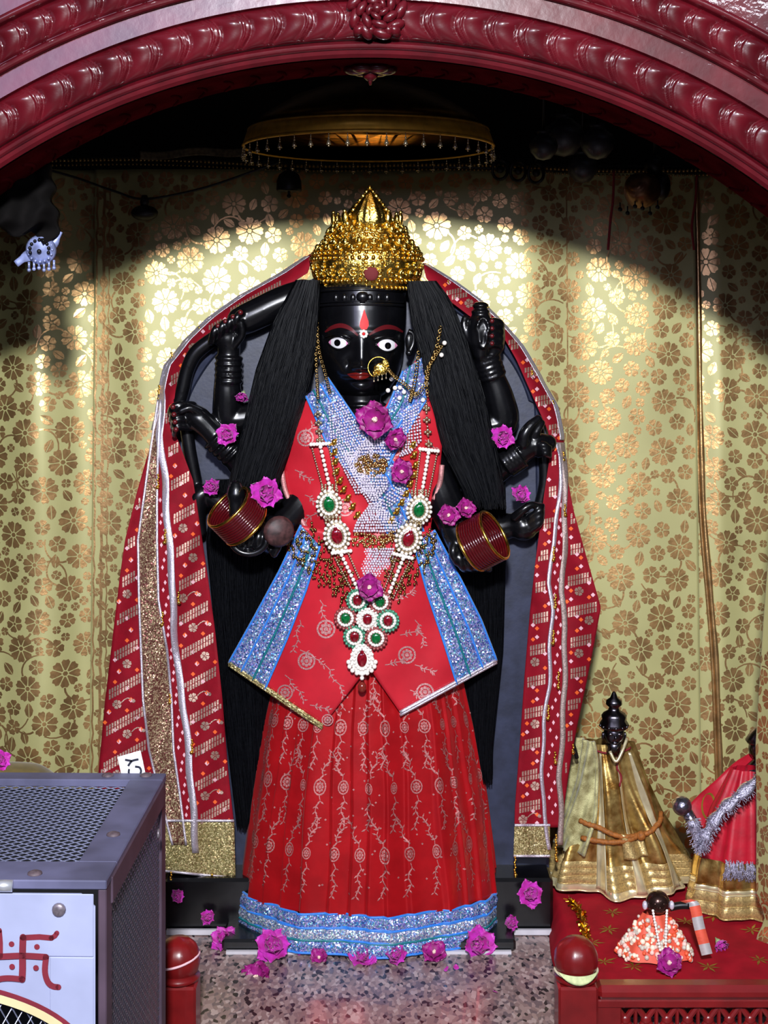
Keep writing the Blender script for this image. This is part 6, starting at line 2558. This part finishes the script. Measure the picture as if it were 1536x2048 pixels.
# ------------------------------------------------------------------ baby idol in an orange dress
bi = thing('baby_idol', 'tiny idol in an orange and white flowered dress on the red cloth', 'idol', (.50, -.185, PZ))
CORAL = mat('coral_cloth', srgb(214, 84, 60), .6, var=.1, vs=60)
BX_, BY_ = P(1311, 1900, -.185).x, -.180


def bdress(th, t, off=0.0):
    a = interp([(0, .022), (.3, .036), (1, .070)], t)
    w = (.001 + .003 * t) * sin(7 * th + .5)
    return Vector((BX_ + (a + w + off) * sin(th), BY_ - (a * .72 + w + off) * cos(th), lerp(PZ + .082, PZ + .006, t)))


m = MB()
m.grid(lambda u, v: bdress(lerp(-pi, pi, u), v), 60, 16)
m.build('dress', CORAL, bi)
FLC = [mat('orange_bead', srgb(224, 90, 54), .5), mat('peach_bead', srgb(240, 196, 184), .5), mat('clear_bead', srgb(200, 190, 176), .2, coat=.6), mat('pale_bead', srgb(244, 224, 200), .4)]
rng = random.Random(12)
m = MB()
for k in range(230):
    t = rng.uniform(.42, 1.0) if k > 50 else rng.uniform(.1, .5)
    th = rng.uniform(-1.7, 1.7)
    m.ball(bdress(th, t, .002), rng.uniform(.003, .0056), 7, 5, rng.randrange(4))
m.build('beaded_flowers', FLC, bi)
hb_ = Vector((BX_ + .004, BY_ - .008, PZ + .104))
m = MB()
m.ball(hb_, .0225, 20, 14, s=(1, .95, .95))
m.ball(hb_ + Vector((0, -.021, -.003)), .0035, 8, 6)
for sg in (-1, 1):
    m.ball(hb_ + Vector((sg * .008, -.018, .003)), .0035, 8, 6, s=(1.2, .6, .8))
m.build('head', mat('dark_bronze', srgb(70, 50, 44), .22, metal=.8, var=.3, vs=80), bi)
for sg in (-1, 1):
    m = MB()
    m.ball(hb_ + Vector((sg * .025, -.004, -.004)), .0085, 10, 8, s=(.6, .8, 1))
    m.build('earring', SILVER, bi)
    m = MB()
    for k in range(14):
        t = k / 13
        m.ball(hb_ + Vector((sg * (.013 - .008 * t), -.020 - .030 * t ** 1.2, -.008 - .060 * t)), .0028, 7, 5)
    m.build('pearl_string', PEARL, bi)
m = MB()
m.tube(smooth([hb_ + Vector((.022, .0, -.010)), hb_ + Vector((.040, .0, -.006)), hb_ + Vector((.058, -.004, -.004))], 10), .0075, 8)
m.build('arm', SOOT, bi)
m = MB()
rb = smooth([hb_ + Vector((.052, -.006, .006)), hb_ + Vector((.066, -.010, -.002)), hb_ + Vector((.074, -.018, -.040)), hb_ + Vector((.086, -.028, -.086))], 24)
vs, fs = [], []
for i, p in enumerate(rb):
    for q in (-1, 1):
        vs.append(p + Vector((q * .010, 0, q * .002)))
    for q in (-1, 1):
        vs.append(p + Vector((q * .010, .0014, q * .002)))
for i in range(23):
    a, b_ = 4 * i, 4 * i + 4
    mt = 0 if (i // 4) % 2 == 0 else 1
    m.add([vs[a], vs[a + 1], vs[b_ + 1], vs[b_], vs[a + 2], vs[a + 3], vs[b_ + 3], vs[b_ + 2]], [(0, 1, 2, 3), (7, 6, 5, 4), (0, 3, 7, 4), (1, 5, 6, 2)], mt)
m.build('ribbon', [CORAL, mat('silver_ribbon', srgb(206, 200, 200), .35, metal=.4)], bi)

# ------------------------------------------------------------------ gathered curtain at the right edge
rng = random.Random(15)
gc = thing('gathered_curtain', 'gathered olive gold curtain fold hanging in front at the right edge', 'curtain', (.70, -.12, .05))
m = MB()


def gcs(a, z):
    """a: metres round the fold"""
    x0 = pxX(1508, -.10) + .005 * sin(6 * z) + .09 * max(0, z - .42)
    r = .045
    t = a / .14
    lo = .018 * exp(-((z - .09) / .03) ** 2)
    return Vector((x0 + lo + r - r * cos(t * 2.6), -.10 - r * sin(t * 2.6) * .9 + .010 * sin(8 * t), z))


zlo, zhi = pyZ(1886, -.10), 1.0
m.grid(lambda u, v: gcs(lerp(0, .20, u), lerp(zlo, zhi, v)), 30, 60, 0, thick=.0015)


def gcd(a, z):
    p = gcs(a, z)
    n = (gcs(a + .003, z) - gcs(a - .003, z)).cross(Vector((0, 0, 1))).normalized()
    if n.y > 0:
        n = -n
    return p + n * .001


brocade(m, gcd, 0.0, .16, zlo, .62, 1, rng, 1.0)
m.build('cloth', [CURTAIN, FOIL], gc)
m = MB()
m.tube([gcs(.05, 1.0) + Vector((.03, .02, 0)), gcs(.05, 1.0) + Vector((.03, .02, 1.3))], .02, 8)
m.build('curtain_tie', CURTAIN, gc)
